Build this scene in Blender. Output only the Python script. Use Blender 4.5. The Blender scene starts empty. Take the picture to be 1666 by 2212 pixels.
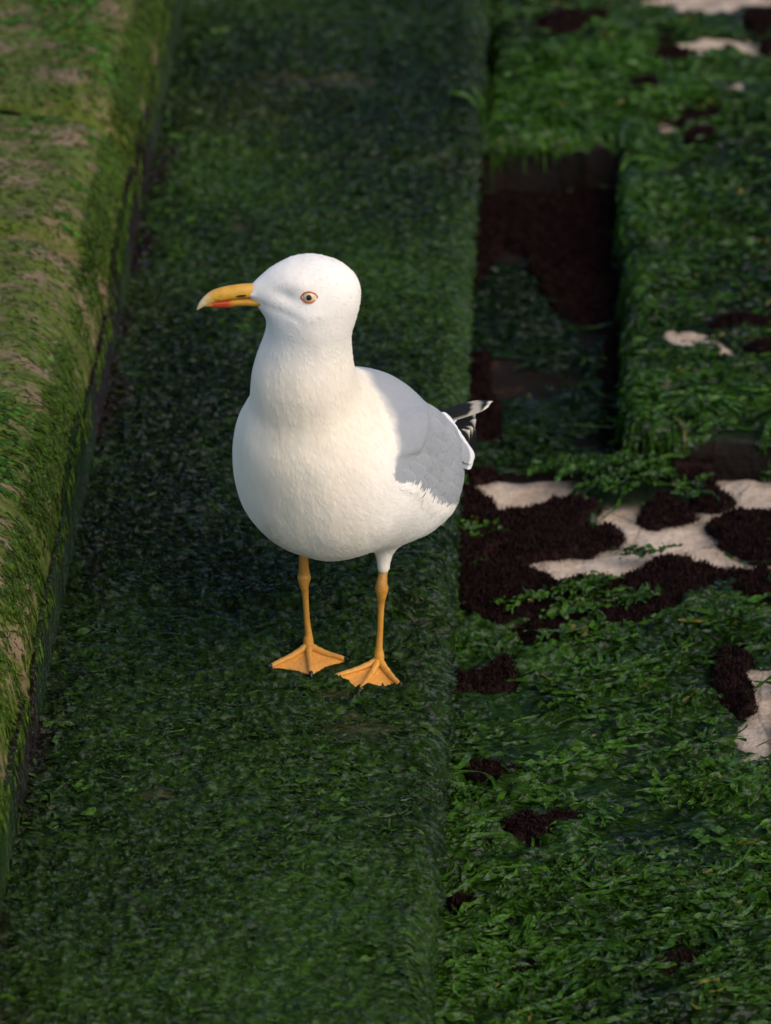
import bpy, math
import numpy as np
from mathutils import Vector, Matrix

C = bpy.context.scene
COL = C.collection
rad = math.radians
RNG = np.random.default_rng(7)

# ------------------------------------------------------------------ camera
PITCH, YAW = rad(28.0), rad(2.25)
FPX, DIST = 10389.0, 4.517                    # focal length in photo units (frame 1666 x 2212), axis distance to the bird
U0, V0 = 740.0, 1430.0                        # where the origin (between the feet) falls
fwd = np.array([-math.sin(YAW) * math.cos(PITCH), math.cos(YAW) * math.cos(PITCH), -math.sin(PITCH)])
rgt = np.array([math.cos(YAW), math.sin(YAW), 0.0])
upv = np.cross(rgt, fwd)
CAM = -(fwd + rgt * (U0 - 833) / FPX + upv * (1106 - V0) / FPX) * DIST
cd = bpy.data.cameras.new('camera')
cam = bpy.data.objects.new('camera', cd)
COL.objects.link(cam)
cam.matrix_world = Matrix([[rgt[i], upv[i], -fwd[i], CAM[i]] for i in range(3)] + [[0, 0, 0, 1]])
cd.sensor_fit = 'VERTICAL'
cd.sensor_height = 36.0
cd.sensor_width = 27.1
cd.lens = 36.0 * FPX / 2212.0
cd.clip_start, cd.clip_end = 0.1, 400.0
cd.dof.use_dof = True
cd.dof.focus_distance = DIST - 0.12
cd.dof.aperture_fstop = 6.3
C.camera = cam

# ------------------------------------------------------------------ light
SUN_EL, SUN_AZ = rad(46), rad(126)            # azimuth clockwise from +Y: front right of the bird
w = bpy.data.worlds.new('World')
C.world = w
w.use_nodes = True
nt = w.node_tree
sky = nt.nodes.new('ShaderNodeTexSky')
sky.sky_type = 'NISHITA'
sky.sun_disc = False
sky.sun_elevation, sky.sun_rotation = SUN_EL, SUN_AZ
sky.air_density, sky.dust_density, sky.ozone_density = 1.0, 1.6, 0.8
bg = nt.nodes['Background']
bg.inputs['Strength'].default_value = 0.10
nt.links.new(sky.outputs[0], bg.inputs['Color'])
sl = bpy.data.lights.new('sun', 'SUN')
sl.energy, sl.angle, sl.color = 1.1, rad(55), (1.0, 0.80, 0.54)
so = bpy.data.objects.new('sun', sl)
COL.objects.link(so)
sd = Vector((math.sin(SUN_AZ) * math.cos(SUN_EL), math.cos(SUN_AZ) * math.cos(SUN_EL), math.sin(SUN_EL)))
so.rotation_euler = sd.to_track_quat('Z', 'Y').to_euler()
C.view_settings.view_transform = 'Standard'
C.view_settings.look = 'None'
C.view_settings.exposure = 0.98
C.view_settings.gamma = 1.0
C.cycles.max_bounces = 6
C.cycles.use_denoising = True

# ------------------------------------------------------------------ helpers
def tag(o, label=None, cat=None, group=None, kind=None):
    if label: o['label'] = label
    if cat: o['category'] = cat
    if group: o['group'] = group
    if kind: o['kind'] = kind
    return o

def build(name, verts, faces, mat, parent=None, col=None, smooth=True):
    """one mesh object from numpy arrays; faces (N,3|4) or a list of such arrays; col (V,3) stored as point attribute 'tint'"""
    v = np.ascontiguousarray(np.asarray(verts, dtype=np.float32).reshape(-1, 3))
    fl = faces if isinstance(faces, list) else [faces]
    fl = [np.asarray(f, dtype=np.int32) for f in fl if len(f)]
    loops = np.concatenate([f.ravel() for f in fl])
    sizes = np.concatenate([np.full(len(f), f.shape[1], np.int32) for f in fl])
    starts = np.concatenate([[0], np.cumsum(sizes)[:-1]]).astype(np.int32)
    me = bpy.data.meshes.new(name)
    me.vertices.add(len(v)); me.vertices.foreach_set('co', v.ravel())
    me.loops.add(len(loops)); me.loops.foreach_set('vertex_index', loops)
    me.polygons.add(len(sizes)); me.polygons.foreach_set('loop_start', starts)
    me.polygons.foreach_set('use_smooth', np.full(len(sizes), smooth, dtype=bool))
    if col is not None:
        c = np.ones((len(v), 4), np.float32); c[:, :3] = np.asarray(col).reshape(-1, 3)
        a = me.attributes.new('tint', 'FLOAT_COLOR', 'POINT')
        a.data.foreach_set('color', c.ravel())
    me.update(calc_edges=True)
    me.validate()
    if mat: me.materials.append(mat)
    o = bpy.data.objects.new(name, me)
    COL.objects.link(o)
    if parent: o.parent = parent
    return o

def _h(ix, iy, iz, s):
    n = (ix * 374761393 + iy * 668265263 + iz * 2147483647 + s * 974634777).astype(np.int64)
    n = (n ^ (n >> 13)) * 1274126177 & 0x7fffffff
    n = (n ^ (n >> 16)) * 69069 & 0x7fffffff
    return (n >> 7 & 0xffff) / 65535.0

def vnoise(x, y, z=0.0, s=0):
    x, y, z = np.broadcast_arrays(np.asarray(x, float), np.asarray(y, float), np.asarray(z, float))
    ix, iy, iz = np.floor(x).astype(np.int64), np.floor(y).astype(np.int64), np.floor(z).astype(np.int64)
    fx, fy, fz = x - ix, y - iy, z - iz
    fx, fy, fz = [t * t * (3 - 2 * t) for t in (fx, fy, fz)]
    r = 0
    for a in (0, 1):
        for b in (0, 1):
            for c in (0, 1):
                r = r + _h(ix + a, iy + b, iz + c, s) * (fx if a else 1 - fx) * (fy if b else 1 - fy) * (fz if c else 1 - fz)
    return r * 2 - 1

def fbm(x, y, z=0.0, s=0, o=3):
    r, a, f = 0, 1.0, 1.0
    for k in range(o):
        r = r + a * vnoise(np.asarray(x) * f, np.asarray(y) * f, np.asarray(z) * f, s + k * 17)
        a *= 0.5; f *= 2.03
    return r / 1.6

def sstep(a, b, x):
    t = np.clip((x - a) / (b - a), 0, 1)
    return t * t * (3 - 2 * t)

def on_plane(u, v, z=0.0):
    """photo point (1666 x 2212 units) -> world point on the level z"""
    d = fwd + rgt * ((u - 833) / FPX) + upv * ((1106 - v) / FPX)
    return CAM + d * ((z - CAM[2]) / d[2])

def to_photo(x, y, z):
    p = np.stack([x - CAM[0], y - CAM[1], z - CAM[2]], -1)
    k = p @ fwd
    return 833 + FPX * (p @ rgt) / k, 1106 - FPX * (p @ upv) / k

def in_poly(u, v, poly):
    r = np.zeros(np.shape(u), bool)
    n = len(poly)
    for i in range(n):
        x0, y0 = poly[i]; x1, y1 = poly[(i + 1) % n]
        if y0 == y1: continue
        c = ((y0 > v) != (y1 > v)) & (u < (x1 - x0) * (v - y0) / (y1 - y0) + x0)
        r ^= c
    return r

# ------------------------------------------------------------------ materials
def new_mat(name):
    m = bpy.data.materials.new(name); m.use_nodes = True
    return m, m.node_tree, m.node_tree.nodes['Principled BSDF']

def N(t, kind, **kw):
    n = t.nodes.new('ShaderNode' + kind)
    for k, v in kw.items():
        if k in n.inputs: n.inputs[k].default_value = v
        else: setattr(n, k, v)
    return n

def noise(t, scale, detail=4, rough=0.55, mapscale=None, coord=None):
    tc = coord or N(t, 'TexCoord').outputs['Object']
    if mapscale:
        mp = N(t, 'Mapping'); mp.inputs['Scale'].default_value = mapscale
        t.links.new(tc, mp.inputs['Vector']); tc = mp.outputs[0]
    n = N(t, 'TexNoise', Scale=scale, Detail=detail, Roughness=rough)
    t.links.new(tc, n.inputs['Vector'])
    return n.outputs['Fac']

def ramp(t, src, stops):
    r = N(t, 'ValToRGB')
    e = r.color_ramp.elements
    while len(e) < len(stops): e.new(0.5)
    for i, (p, c) in enumerate(stops):
        e[i].position = p; e[i].color = (*c, 1) if len(c) == 3 else c
    t.links.new(src, r.inputs[0])
    return r.outputs['Color']

def mixc(t, fac, a, b, mode='MIX'):
    m = N(t, 'Mix', data_type='RGBA', blend_type=mode)
    for s, i in ((fac, 0), (a, 6), (b, 7)):
        if isinstance(s, (int, float)): m.inputs[i].default_value = s
        elif isinstance(s, tuple): m.inputs[i].default_value = (*s, 1)
        else: t.links.new(s, m.inputs[i])
    return m.outputs[2]

def bump(t, src, strength, dist, p, chain=None):
    b = N(t, 'Bump', Strength=strength, Distance=dist)
    t.links.new(src, b.inputs['Height'])
    if chain: t.links.new(chain, b.inputs['Normal'])
    t.links.new(b.outputs[0], p.inputs['Normal'])
    return b.outputs[0]

def attr(t):
    return N(t, 'Attribute', attribute_name='tint').outputs['Color']

def stone_material(name, film_stops, stone_a, stone_b, cover_lo, cover_hi, rough=0.55, foot=None):
    """weathered stone partly covered with a film of algae"""
    m, t, p = new_mat(name)
    n1 = noise(t, 9, 6, 0.65)
    n2 = noise(t, 70, 5, 0.6)
    n3 = noise(t, 300, 3, 0.6)
    st = mixc(t, n2, stone_a, stone_b)
    film = ramp(t, noise(t, 45, 6, 0.7, (1.0, 2.4, 1.0)), film_stops)
    film = mixc(t, 0.5, film, ramp(t, n3, [(0.25, (0.25, 0.25, 0.25)), (0.75, (1.3, 1.3, 1.2))]), 'MULTIPLY')
    mp = noise(t, 16, 6, 0.7, (1.0, 1.8, 1.0))
    cov = ramp(t, mp, [(cover_lo, (1, 1, 1)), (cover_hi, (0, 0, 0))])
    cb = mixc(t, cov, st, film)
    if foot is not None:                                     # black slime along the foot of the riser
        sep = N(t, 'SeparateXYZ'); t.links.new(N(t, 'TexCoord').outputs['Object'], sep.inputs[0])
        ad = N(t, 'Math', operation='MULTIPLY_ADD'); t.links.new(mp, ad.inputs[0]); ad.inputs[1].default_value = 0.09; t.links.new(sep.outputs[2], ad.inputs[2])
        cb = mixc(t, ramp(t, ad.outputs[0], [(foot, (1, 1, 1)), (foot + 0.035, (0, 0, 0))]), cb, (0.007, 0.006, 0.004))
    t.links.new(cb, p.inputs['Base Color'])
    p.inputs['Roughness'].default_value = rough
    p.inputs['Specular IOR Level'].default_value = 0.2
    b = bump(t, n3, 0.8, 0.003, p)
    bump(t, n2, 0.7, 0.006, p, b)
    return m

M = {}
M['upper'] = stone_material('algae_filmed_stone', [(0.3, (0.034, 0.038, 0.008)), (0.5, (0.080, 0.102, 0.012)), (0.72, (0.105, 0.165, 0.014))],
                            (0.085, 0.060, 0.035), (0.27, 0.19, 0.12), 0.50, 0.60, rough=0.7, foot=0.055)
M['tread'] = stone_material('dark_wet_stone', [(0.25, (0.005, 0.012, 0.004)), (0.55, (0.014, 0.034, 0.009)), (0.75, (0.030, 0.062, 0.012))],
                            (0.06, 0.062, 0.022), (0.13, 0.115, 0.05), 0.58, 0.70, 0.5)

def leaf_material(name, rough, trans, spec=0.5):
    m, t, p = new_mat(name)
    base = attr(t)
    base = mixc(t, 0.75, base, ramp(t, noise(t, 260, 4, 0.65, (0.5, 1.0, 1.0)), [(0.35, (0.15, 0.15, 0.15)), (0.65, (1.25, 1.25, 1.15))]), 'MULTIPLY')
    t.links.new(base, p.inputs['Base Color'])
    p.inputs['Roughness'].default_value = rough
    wet = ramp(t, noise(t, 210, 3, 0.6, (0.45, 1.0, 1.0)), [(0.50, (0.05, 0.05, 0.05)), (0.60, (spec, spec, spec))])    # wet and drained flecks
    t.links.new(wet, p.inputs['Specular IOR Level'])
    bump(t, noise(t, 420, 4, 0.7), 0.8, 0.002, p)
    tr = N(t, 'BsdfTranslucent'); t.links.new(base, tr.inputs['Color'])
    mx = N(t, 'MixShader'); mx.inputs[0].default_value = trans
    t.links.new(p.outputs[0], mx.inputs[1]); t.links.new(tr.outputs[0], mx.inputs[2])
    t.links.new(mx.outputs[0], t.nodes['Material Output'].inputs['Surface'])
    return m
M['lettuce'] = leaf_material('sea_lettuce', 0.16, 0.26, 0.85)
M['mat_weed'] = leaf_material('short_green_weed', 0.20, 0.18, 0.55)
M['scrap'] = leaf_material('pale_green_scrap', 0.35, 0.25, 0.3)

m, t, p = new_mat('limestone')
fa = attr(t)                                            # r: how much algal film covers the stone here
fsep = N(t, 'SeparateColor'); t.links.new(fa, fsep.inputs[0])
n1 = noise(t, 14, 6, 0.65); n2 = noise(t, 120, 5, 0.65)
st = ramp(t, n1, [(0.3, (0.33, 0.24, 0.175)), (0.5, (0.48, 0.385, 0.30)), (0.7, (0.56, 0.46, 0.375))])
st = mixc(t, 0.5, st, ramp(t, n2, [(0.3, (0.50, 0.46, 0.42)), (0.55, (1.05, 1.05, 1.05))]), 'MULTIPLY')
stain = ramp(t, noise(t, 38, 4, 0.6), [(0.60, (0, 0, 0)), (0.70, (1, 1, 1))])
st = mixc(t, stain, st, (0.20, 0.165, 0.13))
vor = N(t, 'TexVoronoi', feature='DISTANCE_TO_EDGE', Scale=7.0); wv = N(t, 'TexNoise', Scale=16.0, Detail=4.0)
wadd = N(t, 'VectorMath', operation='MULTIPLY_ADD'); t.links.new(wv.outputs['Color'], wadd.inputs[0]); wadd.inputs[1].default_value = (0.11, 0.11, 0.11)
t.links.new(N(t, 'TexCoord').outputs['Object'], wadd.inputs[2]); t.links.new(wadd.outputs[0], vor.inputs['Vector'])
crack = ramp(t, vor.outputs['Distance'], [(0.0, (0.6, 0.6, 0.6)), (0.02, (0, 0, 0))])
st = mixc(t, crack, st, (0.16, 0.115, 0.08))
film = ramp(t, n2, [(0.3, (0.004, 0.008, 0.004)), (0.7, (0.012, 0.026, 0.009))])
st = mixc(t, fsep.outputs[0], st, film)
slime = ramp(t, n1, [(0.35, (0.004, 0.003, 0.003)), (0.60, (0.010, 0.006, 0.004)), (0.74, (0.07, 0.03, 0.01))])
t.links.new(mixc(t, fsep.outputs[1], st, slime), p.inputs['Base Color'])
p.inputs['Roughness'].default_value = 0.75
p.inputs['Specular IOR Level'].default_value = 0.12
b = bump(t, n2, 0.7, 0.004, p); bump(t, n1, 0.9, 0.02, p, b)
M['limestone'] = m

m, t, p = new_mat('red_turf')
base = mixc(t, noise(t, 90, 4), (0.009, 0.0038, 0.0042), (0.032, 0.0145, 0.0145))
t.links.new(base, p.inputs['Base Color'])
p.inputs['Roughness'].default_value = 0.85
p.inputs['Specular IOR Level'].default_value = 0.08
bump(t, noise(t, 420, 3), 0.8, 0.003, p)
M['turf'] = m

# ------------------------------------------------------------------ lie of the land (heights shared by the stones and what grows on them)
XU = on_plane(112, 1430)[0]                    # face of the upper step
XR = on_plane(957, 1430)[0] + 0.004            # nose of the tread
Z_UP, Z_GR, Z_SL = 0.15, -0.12, -0.052
J_TREAD = [on_plane(940, 345)[1], on_plane(925, 1318)[1]]
J_UP = [on_plane(310, 225, Z_UP)[1], on_plane(255, 500, Z_UP)[1], on_plane(70, 1300, Z_UP)[1]]
SX = on_plane(1345, 700, Z_SL)[0]              # left side of the slab beside the notch
SY0 = on_plane(1400, 955, Z_SL)[1]             # near edge of the slab
SY1 = on_plane(1180, 318, Z_SL)[1]             # far end of the notch

def rnd(d, r):
    """drop of a rounded edge at distance d inside it"""
    q = np.clip(r - d, 0, r)
    return r - np.sqrt(np.maximum(r * r - q * q, 0))

def joint_drop(y, x, joints, r=0.016, wob=0.006):
    d = 0
    for k, j in enumerate(joints):
        jj = j + wob * fbm(x * 14, np.zeros_like(x) + k * 3.3, 0, 40 + k)
        e = np.clip(np.abs(y - jj) - 0.004, 0, 1)
        d = d + rnd(e, r)
    return d

def z_tread(x, y):
    z = 0.0035 * fbm(x * 9, y * 5, 0, 1) + 0.0018 * fbm(x * 40, y * 30, 0, 2)
    xr = XR + 0.006 * fbm(y * 5, y * 0 + 1.7, 0, 3)
    z = z - rnd(xr - x, 0.030) - joint_drop(y, x, J_TREAD)
    # chips broken off the nose at the joints
    for j, s in ((J_TREAD[0], 1.0), (J_TREAD[1], 0.8)):
        z = z - 0.030 * s * np.exp(-((y - j + 0.01) / 0.030) ** 2 - ((x - XR + 0.01) / 0.045) ** 2)
    return z

def z_upper(x, y):
    z = Z_UP + 0.006 * fbm(x * 7, y * 5, 0, 5) + 0.003 * fbm(x * 28, y * 22, 0, 6)
    xe = XU - 0.003 + 0.010 * fbm(y * 4, y * 0 + 4.1, 0, 7)
    z = z - rnd(xe - x, 0.080) - joint_drop(y, x, J_UP, 0.026, 0.02)
    for j, s in zip(J_UP, (0.9, 0.5, 1.0)):
        z = z - 0.045 * s * np.exp(-((y - j) / 0.028) ** 2 - ((x - XU + 0.02) / 0.06) ** 2) * (1 + 0.8 * fbm(x * 40, y * 40, 0, 45))
    return z

def slab_sd(x, y):
    """distance inside the L-shaped slab outline (positive inside)"""
    wob = 0.010 * fbm(x * 9, y * 9, 0, 8)
    a = np.minimum(y - SY1, x - XR - 0.004)
    b = np.minimum(y - SY0, x - SX)
    return np.maximum(a, b) + wob

def z_ground(x, y):
    return Z_GR + 0.036 * sstep(SY0 + 0.05, SY0 - 0.03, y) + 0.010 * fbm(x * 6, y * 5, 0, 9) + 0.004 * fbm(x * 25, y * 20, 0, 10)

def z_slab(x, y):
    d = slab_sd(x, y)
    z = Z_SL + 0.010 * fbm(x * 6, y * 5, 0, 11) + 0.004 * fbm(x * 25, y * 20, 0, 12) - rnd(d, 0.022)
    return z, d

def height(x, y):
    x = np.asarray(x, float); y = np.asarray(y, float)
    zs, d = z_slab(x, y)
    zg = z_ground(x, y)
    z = np.where(d > 0, np.maximum(zs, zg), zg)
    z = np.where(x < XR, z_tread(x, y), z)
    return np.where(x < XU, z_upper(x, y), z)

# ------------------------------------------------------------------ what grows where (photo units, projected to the ground)
TURF = [
    [(975, 1130), (990, 1080), (1060, 1085), (1100, 1122), (1200, 1098), (1285, 1090), (1335, 1130), (1322, 1165), (1275, 1200), (1180, 1226),
     (1140, 1232), (1200, 1262), (1330, 1262), (1430, 1215), (1520, 1228), (1680, 1232), (1680, 1335), (1600, 1282), (1500, 1290), (1440, 1335),
     (1380, 1372), (1250, 1402), (1100, 1402), (1020, 1350), (970, 1290)],
    [(1368, 1112), (1395, 1088), (1440, 1086), (1480, 1108), (1478, 1132), (1420, 1142), (1382, 1132)],
    [(1425, 1022), (1520, 1015), (1580, 1020), (1545, 1050), (1590, 1085), (1560, 1108), (1495, 1105), (1500, 1060), (1440, 1048)],
    [(1518, 1140), (1560, 1120), (1680, 1128), (1680, 1212), (1610, 1208), (1575, 1180), (1530, 1165)],
    [(985, 1075), (1000, 1062), (1062, 1098), (1055, 1125), (985, 1132)],
    [(990, 1020), (1085, 1018), (1080, 1042), (1000, 1050)],
    [(975, 1475), (1060, 1455), (1125, 1455), (1120, 1490), (1040, 1502), (970, 1498)],
    [(1535, 1430), (1590, 1405), (1625, 1425), (1600, 1455), (1620, 1500), (1630, 1540), (1590, 1560), (1560, 1530), (1540, 1490)],
    [(1020, 1660), (1110, 1650), (1150, 1680), (1080, 1705), (1015, 1700)],
    [(1060, 1790), (1180, 1765), (1225, 1775), (1170, 1815), (1080, 1830)],
    [(1520, 1900), (1640, 1885), (1650, 1905), (1560, 1925)],
    [(950, 1945), (1050, 1925), (1060, 1950), (960, 1990)],
    [(1390, 2085), (1500, 2065), (1510, 2095), (1400, 2110)],
    [(1080, 2110), (1180, 2095), (1180, 2120), (1090, 2140)],
    [(1150, 50), (1240, 35), (1310, 45), (1280, 75), (1200, 78)],
    [(1380, 130), (1430, 85), (1500, 120), (1530, 140), (1440, 150)],
    [(1430, 255), (1540, 240), (1570, 262), (1470, 275)],
    [(1540, 20), (1620, 15), (1680, 30), (1680, 150), (1640, 100), (1600, 40)],
    [(1560, 105), (1620, 92), (1640, 118), (1590, 128)],
    [(1600, 745), (1680, 750), (1680, 785), (1630, 778)],
    [(1480, 290), (1530, 285), (1560, 310), (1500, 320)],
    [(1650, 275), (1680, 270), (1680, 320), (1640, 310)],
    [(1340, 190), (1420, 183), (1440, 200), (1350, 208)],
    [(1500, 690), (1680, 700), (1680, 720), (1560, 715)],
]
NOTCH_TURF = [[(1000, 420), (1340, 420), (1340, 640), (1320, 720), (1230, 700), (1170, 640), (1150, 560), (1080, 520), (1060, 600), (1030, 640), (1000, 620)],
              [(980, 780), (1040, 760), (1060, 860), (1090, 930), (1080, 960), (980, 960)],
              [(1330, 640), (1300, 760), (1290, 960), (1340, 980)]]
BARE = [
    [(1000, 1055), (1070, 1025), (1210, 1020), (1222, 1085), (1150, 1132), (1060, 1112), (1010, 1080)],
    [(985, 1140), (1060, 1118), (1110, 1128), (1060, 1146)],
    [(1285, 1105), (1390, 1096), (1480, 1135), (1535, 1148), (1580, 1195), (1680, 1212), (1680, 1236), (1520, 1232), (1435, 1212), (1330, 1262), (1195, 1262),
     (1140, 1232), (1280, 1200), (1335, 1160)],
    [(1540, 1045), (1610, 1025), (1680, 1040), (1680, 1130), (1570, 1122), (1500, 1140), (1480, 1110), (1570, 1090)],
    [(1535, 1450), (1600, 1432), (1680, 1440), (1680, 1635), (1600, 1620), (1585, 1580), (1620, 1540)],
    [(1520, 1665), (1600, 1640), (1680, 1628), (1680, 1645), (1590, 1665)],
    [(1435, 95), (1520, 85), (1600, 90), (1680, 75), (1680, 150), (1630, 130), (1560, 128), (1500, 140), (1445, 125)],
    [(1230, 55), (1300, 52), (1310, 70), (1240, 76)],
    [(1290, 30), (1380, 5), (1490, -20), (1700, -30), (1680, 30), (1560, 25), (1440, 18), (1340, 42)],
    [(1540, 185), (1605, 180), (1610, 222), (1550, 215)],
    [(1455, 245), (1520, 232), (1530, 250), (1470, 258)],
    [(1420, 272), (1470, 270), (1490, 290), (1430, 290)],
    [(1445, 718), (1490, 705), (1550, 735), (1610, 765), (1600, 785), (1530, 755), (1455, 745)],
    [(1590, 740), (1680, 760), (1680, 800), (1620, 778)],
]
STRIPS = [  # lettuce lying across the turf and the bare stone
    [(1165, 1355), (1250, 1330), (1350, 1312), (1440, 1320), (1380, 1340), (1260, 1365), (1180, 1372)],
    [(1130, 1335), (1220, 1300), (1320, 1288), (1330, 1302), (1240, 1322), (1150, 1348)],
    [(1330, 1228), (1440, 1208), (1420, 1232), (1350, 1240)],
    [(1150, 1045), (1240, 1010), (1380, 1030), (1500, 1062), (1490, 1105), (1400, 1085), (1290, 1090), (1190, 1062)],
    [(1060, 1325), (1120, 1322), (1110, 1342), (1060, 1345)],
    [(1000, 1140), (1050, 1150), (1050, 1190), (1000, 1170)],
]

def regions(x, y, z):
    wx = 0.014 * fbm(x * 20, y * 20, 0, 60, 4) + 0.006 * fbm(x * 85, y * 85, 0, 62, 2)
    wy = 0.020 * fbm(x * 20, y * 20, 0, 61, 4) + 0.008 * fbm(x * 85, y * 85, 0, 63, 2)
    u, v = to_photo(x + wx, y + wy, z)
    tf = np.zeros(np.shape(u), bool); br = tf.copy(); st = tf.copy()
    for q in TURF: tf |= in_poly(u, v, q)
    tf &= fbm((x * 0.82 + y * 0.57) * 13, (y * 0.82 - x * 0.57) * 46, 0, 66, 3) < 0.38
    low = (z < Z_GR + 0.03) & (y > SY0 - 0.04)
    for q in NOTCH_TURF: tf |= in_poly(u, v, q) & low
    for q in BARE: br |= in_poly(u, v, q)
    for q in STRIPS: st |= in_poly(u, v, q)
    return tf, br & ~tf, st

def grid_faces(n, m):
    i = np.arange(n - 1)[:, None] * m + np.arange(m - 1)[None, :]
    return np.stack([i, i + m, i + m + 1, i + 1], -1).reshape(-1, 4)

# ------------------------------------------------------------------ the steps: one object per cut stone
def step_block(name, x0, xe, zfun, zb, y0, y1, mat, label, group, ny_step=0.008):
    """long stone with a rounded nose on its right side, top following zfun"""
    ny = max(8, int((y1 - y0) / ny_step))
    ys = np.linspace(y0 + 0.003, y1 - 0.003, ny)
    xs = np.concatenate([np.linspace(x0, xe - 0.09, 60)[:-1], xe - 0.09 + 0.09 * np.sin(np.linspace(0, math.pi / 2, 34)) - 0.0004])
    X, Y = np.meshgrid(xs, ys)
    Z = zfun(X, Y)
    # the side below the nose
    zs = np.linspace(0, 1, 16)[1:]
    ztop = Z[:, -1:]
    SZ = ztop + (zb - ztop) * zs[None, :]
    SYY = np.repeat(ys[:, None], len(zs), 1)
    SXX = X[:, -1:] + 0.006 * fbm(SYY * 12, SZ * 20, 0, 21) * sstep(0, 0.25, zs)[None, :] - 0.012 * zs[None, :]
    # hidden left side
    LX = np.full((ny, 1), x0); LZ = np.full((ny, 1), zb)
    V = np.stack([np.concatenate([LX, X, SXX], 1), np.concatenate([ys[:, None], Y, SYY], 1), np.concatenate([LZ, Z, SZ], 1)], -1)
    n, mcol = V.shape[:2]
    F = [grid_faces(n, mcol)[:, ::-1]]
    verts = V.reshape(-1, 3)
    caps = []
    for row, flip in ((0, False), (n - 1, True)):                       # end faces
        ids = row * mcol + np.arange(mcol)
        c = len(verts) + len(caps)
        caps.append(verts[ids].mean(0) * [1, 1, 0] + [0, 0, (zb + verts[ids][:, 2].max()) / 2])
        a, b_ = ids, np.roll(ids, -1)
        tri = np.stack([np.full(mcol, c), a, b_], -1)
        F.append(tri[:, ::-1] if flip else tri)
    o = build(name, np.concatenate([verts, np.array(caps)]), F, mat)
    return tag(o, label, 'stone block', group)

je = [-1.6] + J_TREAD[::-1] + [4.2]
for (a, b_), lab in zip(zip(je[:-1], je[1:]), (
        'nearest weed-covered step stone, running out of the bottom of the picture below the gull',
        'weed-covered step stone under the feet of the gull',
        'farthest step stone of the middle step, beyond the joint behind the gull')):
    step_block('step_stone', XU - 0.006, XR, z_tread, -0.30, a, b_, M['tread'], lab, 'stones of the middle step')
je = [-1.6] + sorted(J_UP) + [4.2]
for (a, b_), lab in zip(zip(je[:-1], je[1:]), (
        'nearest stone of the raised left step, below the chipped crack at the left edge',
        'longest mossy stone of the raised left step, left of the gull',
        'short mossy stone of the raised left step between two joints',
        'farthest stone of the raised left step, at the top left corner')):
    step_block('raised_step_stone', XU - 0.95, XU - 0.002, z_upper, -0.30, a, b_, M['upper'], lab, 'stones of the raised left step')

# lower ground: one sheet, fine where it is seen, reaching far out
def axis(lo, hi, step, far):
    core = np.arange(lo, hi, step)
    g = np.cumsum(np.geomspace(step, far / 3, 22))
    return np.concatenate([lo - g[::-1], core, core[-1] + g])
gx = axis(XR - 0.03, XR + 0.75, 0.0055, 60.0); gy = axis(-0.75, 1.75, 0.0065, 60.0)
GX, GY = np.meshgrid(gx, gy)
fade = sstep(3.0, 1.0, np.abs(GX)) * sstep(6, 3, np.abs(GY))
GZ = Z_GR + (z_ground(GX, GY) - Z_GR) * fade
GZ = np.where((GX < XR - 0.012), -0.34, GZ)                 # passes under the steps
tf, br, st = regions(GX, GY, GZ)
filmv = np.where(br, 0.0, 1.0)
for _ in range(3):
    filmv[1:-1, 1:-1] = (filmv[1:-1, 1:-1] * 2 + filmv[:-2, 1:-1] + filmv[2:, 1:-1] + filmv[1:-1, :-2] + filmv[1:-1, 2:]) / 6
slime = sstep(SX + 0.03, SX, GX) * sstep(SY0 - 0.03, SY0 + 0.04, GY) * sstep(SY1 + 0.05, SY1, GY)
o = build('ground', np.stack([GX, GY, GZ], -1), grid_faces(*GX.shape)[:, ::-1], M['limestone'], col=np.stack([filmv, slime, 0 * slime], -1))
tag(o, 'pale limestone ground beside the steps', kind='structure')

# the raised ledge with the notch
sx = np.arange(XR + 0.004, XR + 1.4, 0.0055); sy = np.arange(SY0 - 0.02, 4.2, 0.0065)
LX_, LY_ = np.meshgrid(sx, sy)
LZ_, dd = z_slab(LX_, LY_)
dd2 = dd
LZ_ = np.where(dd2 > 0, LZ_, -0.2)
tf, br, st = regions(LX_, LY_, LZ_)
filmv = np.where(br & (dd2 > 0.02), 0.0, 1.0)
filmv = np.where((dd2 <= 0.012), np.clip(0.93 + 0.5 * fbm(LX_ * 30, LY_ * 30, 0, 33), 0, 1), filmv)
keep = (dd2 > -0.006)
F = grid_faces(*LX_.shape)[:, ::-1]
F = F[keep.ravel()[F].any(1)]
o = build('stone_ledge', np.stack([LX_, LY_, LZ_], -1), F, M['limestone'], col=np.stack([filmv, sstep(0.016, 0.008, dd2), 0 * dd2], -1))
tag(o, 'low stone ledge under bright seaweed, framing the dark notch behind the gull', 'stone ledge')

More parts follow.
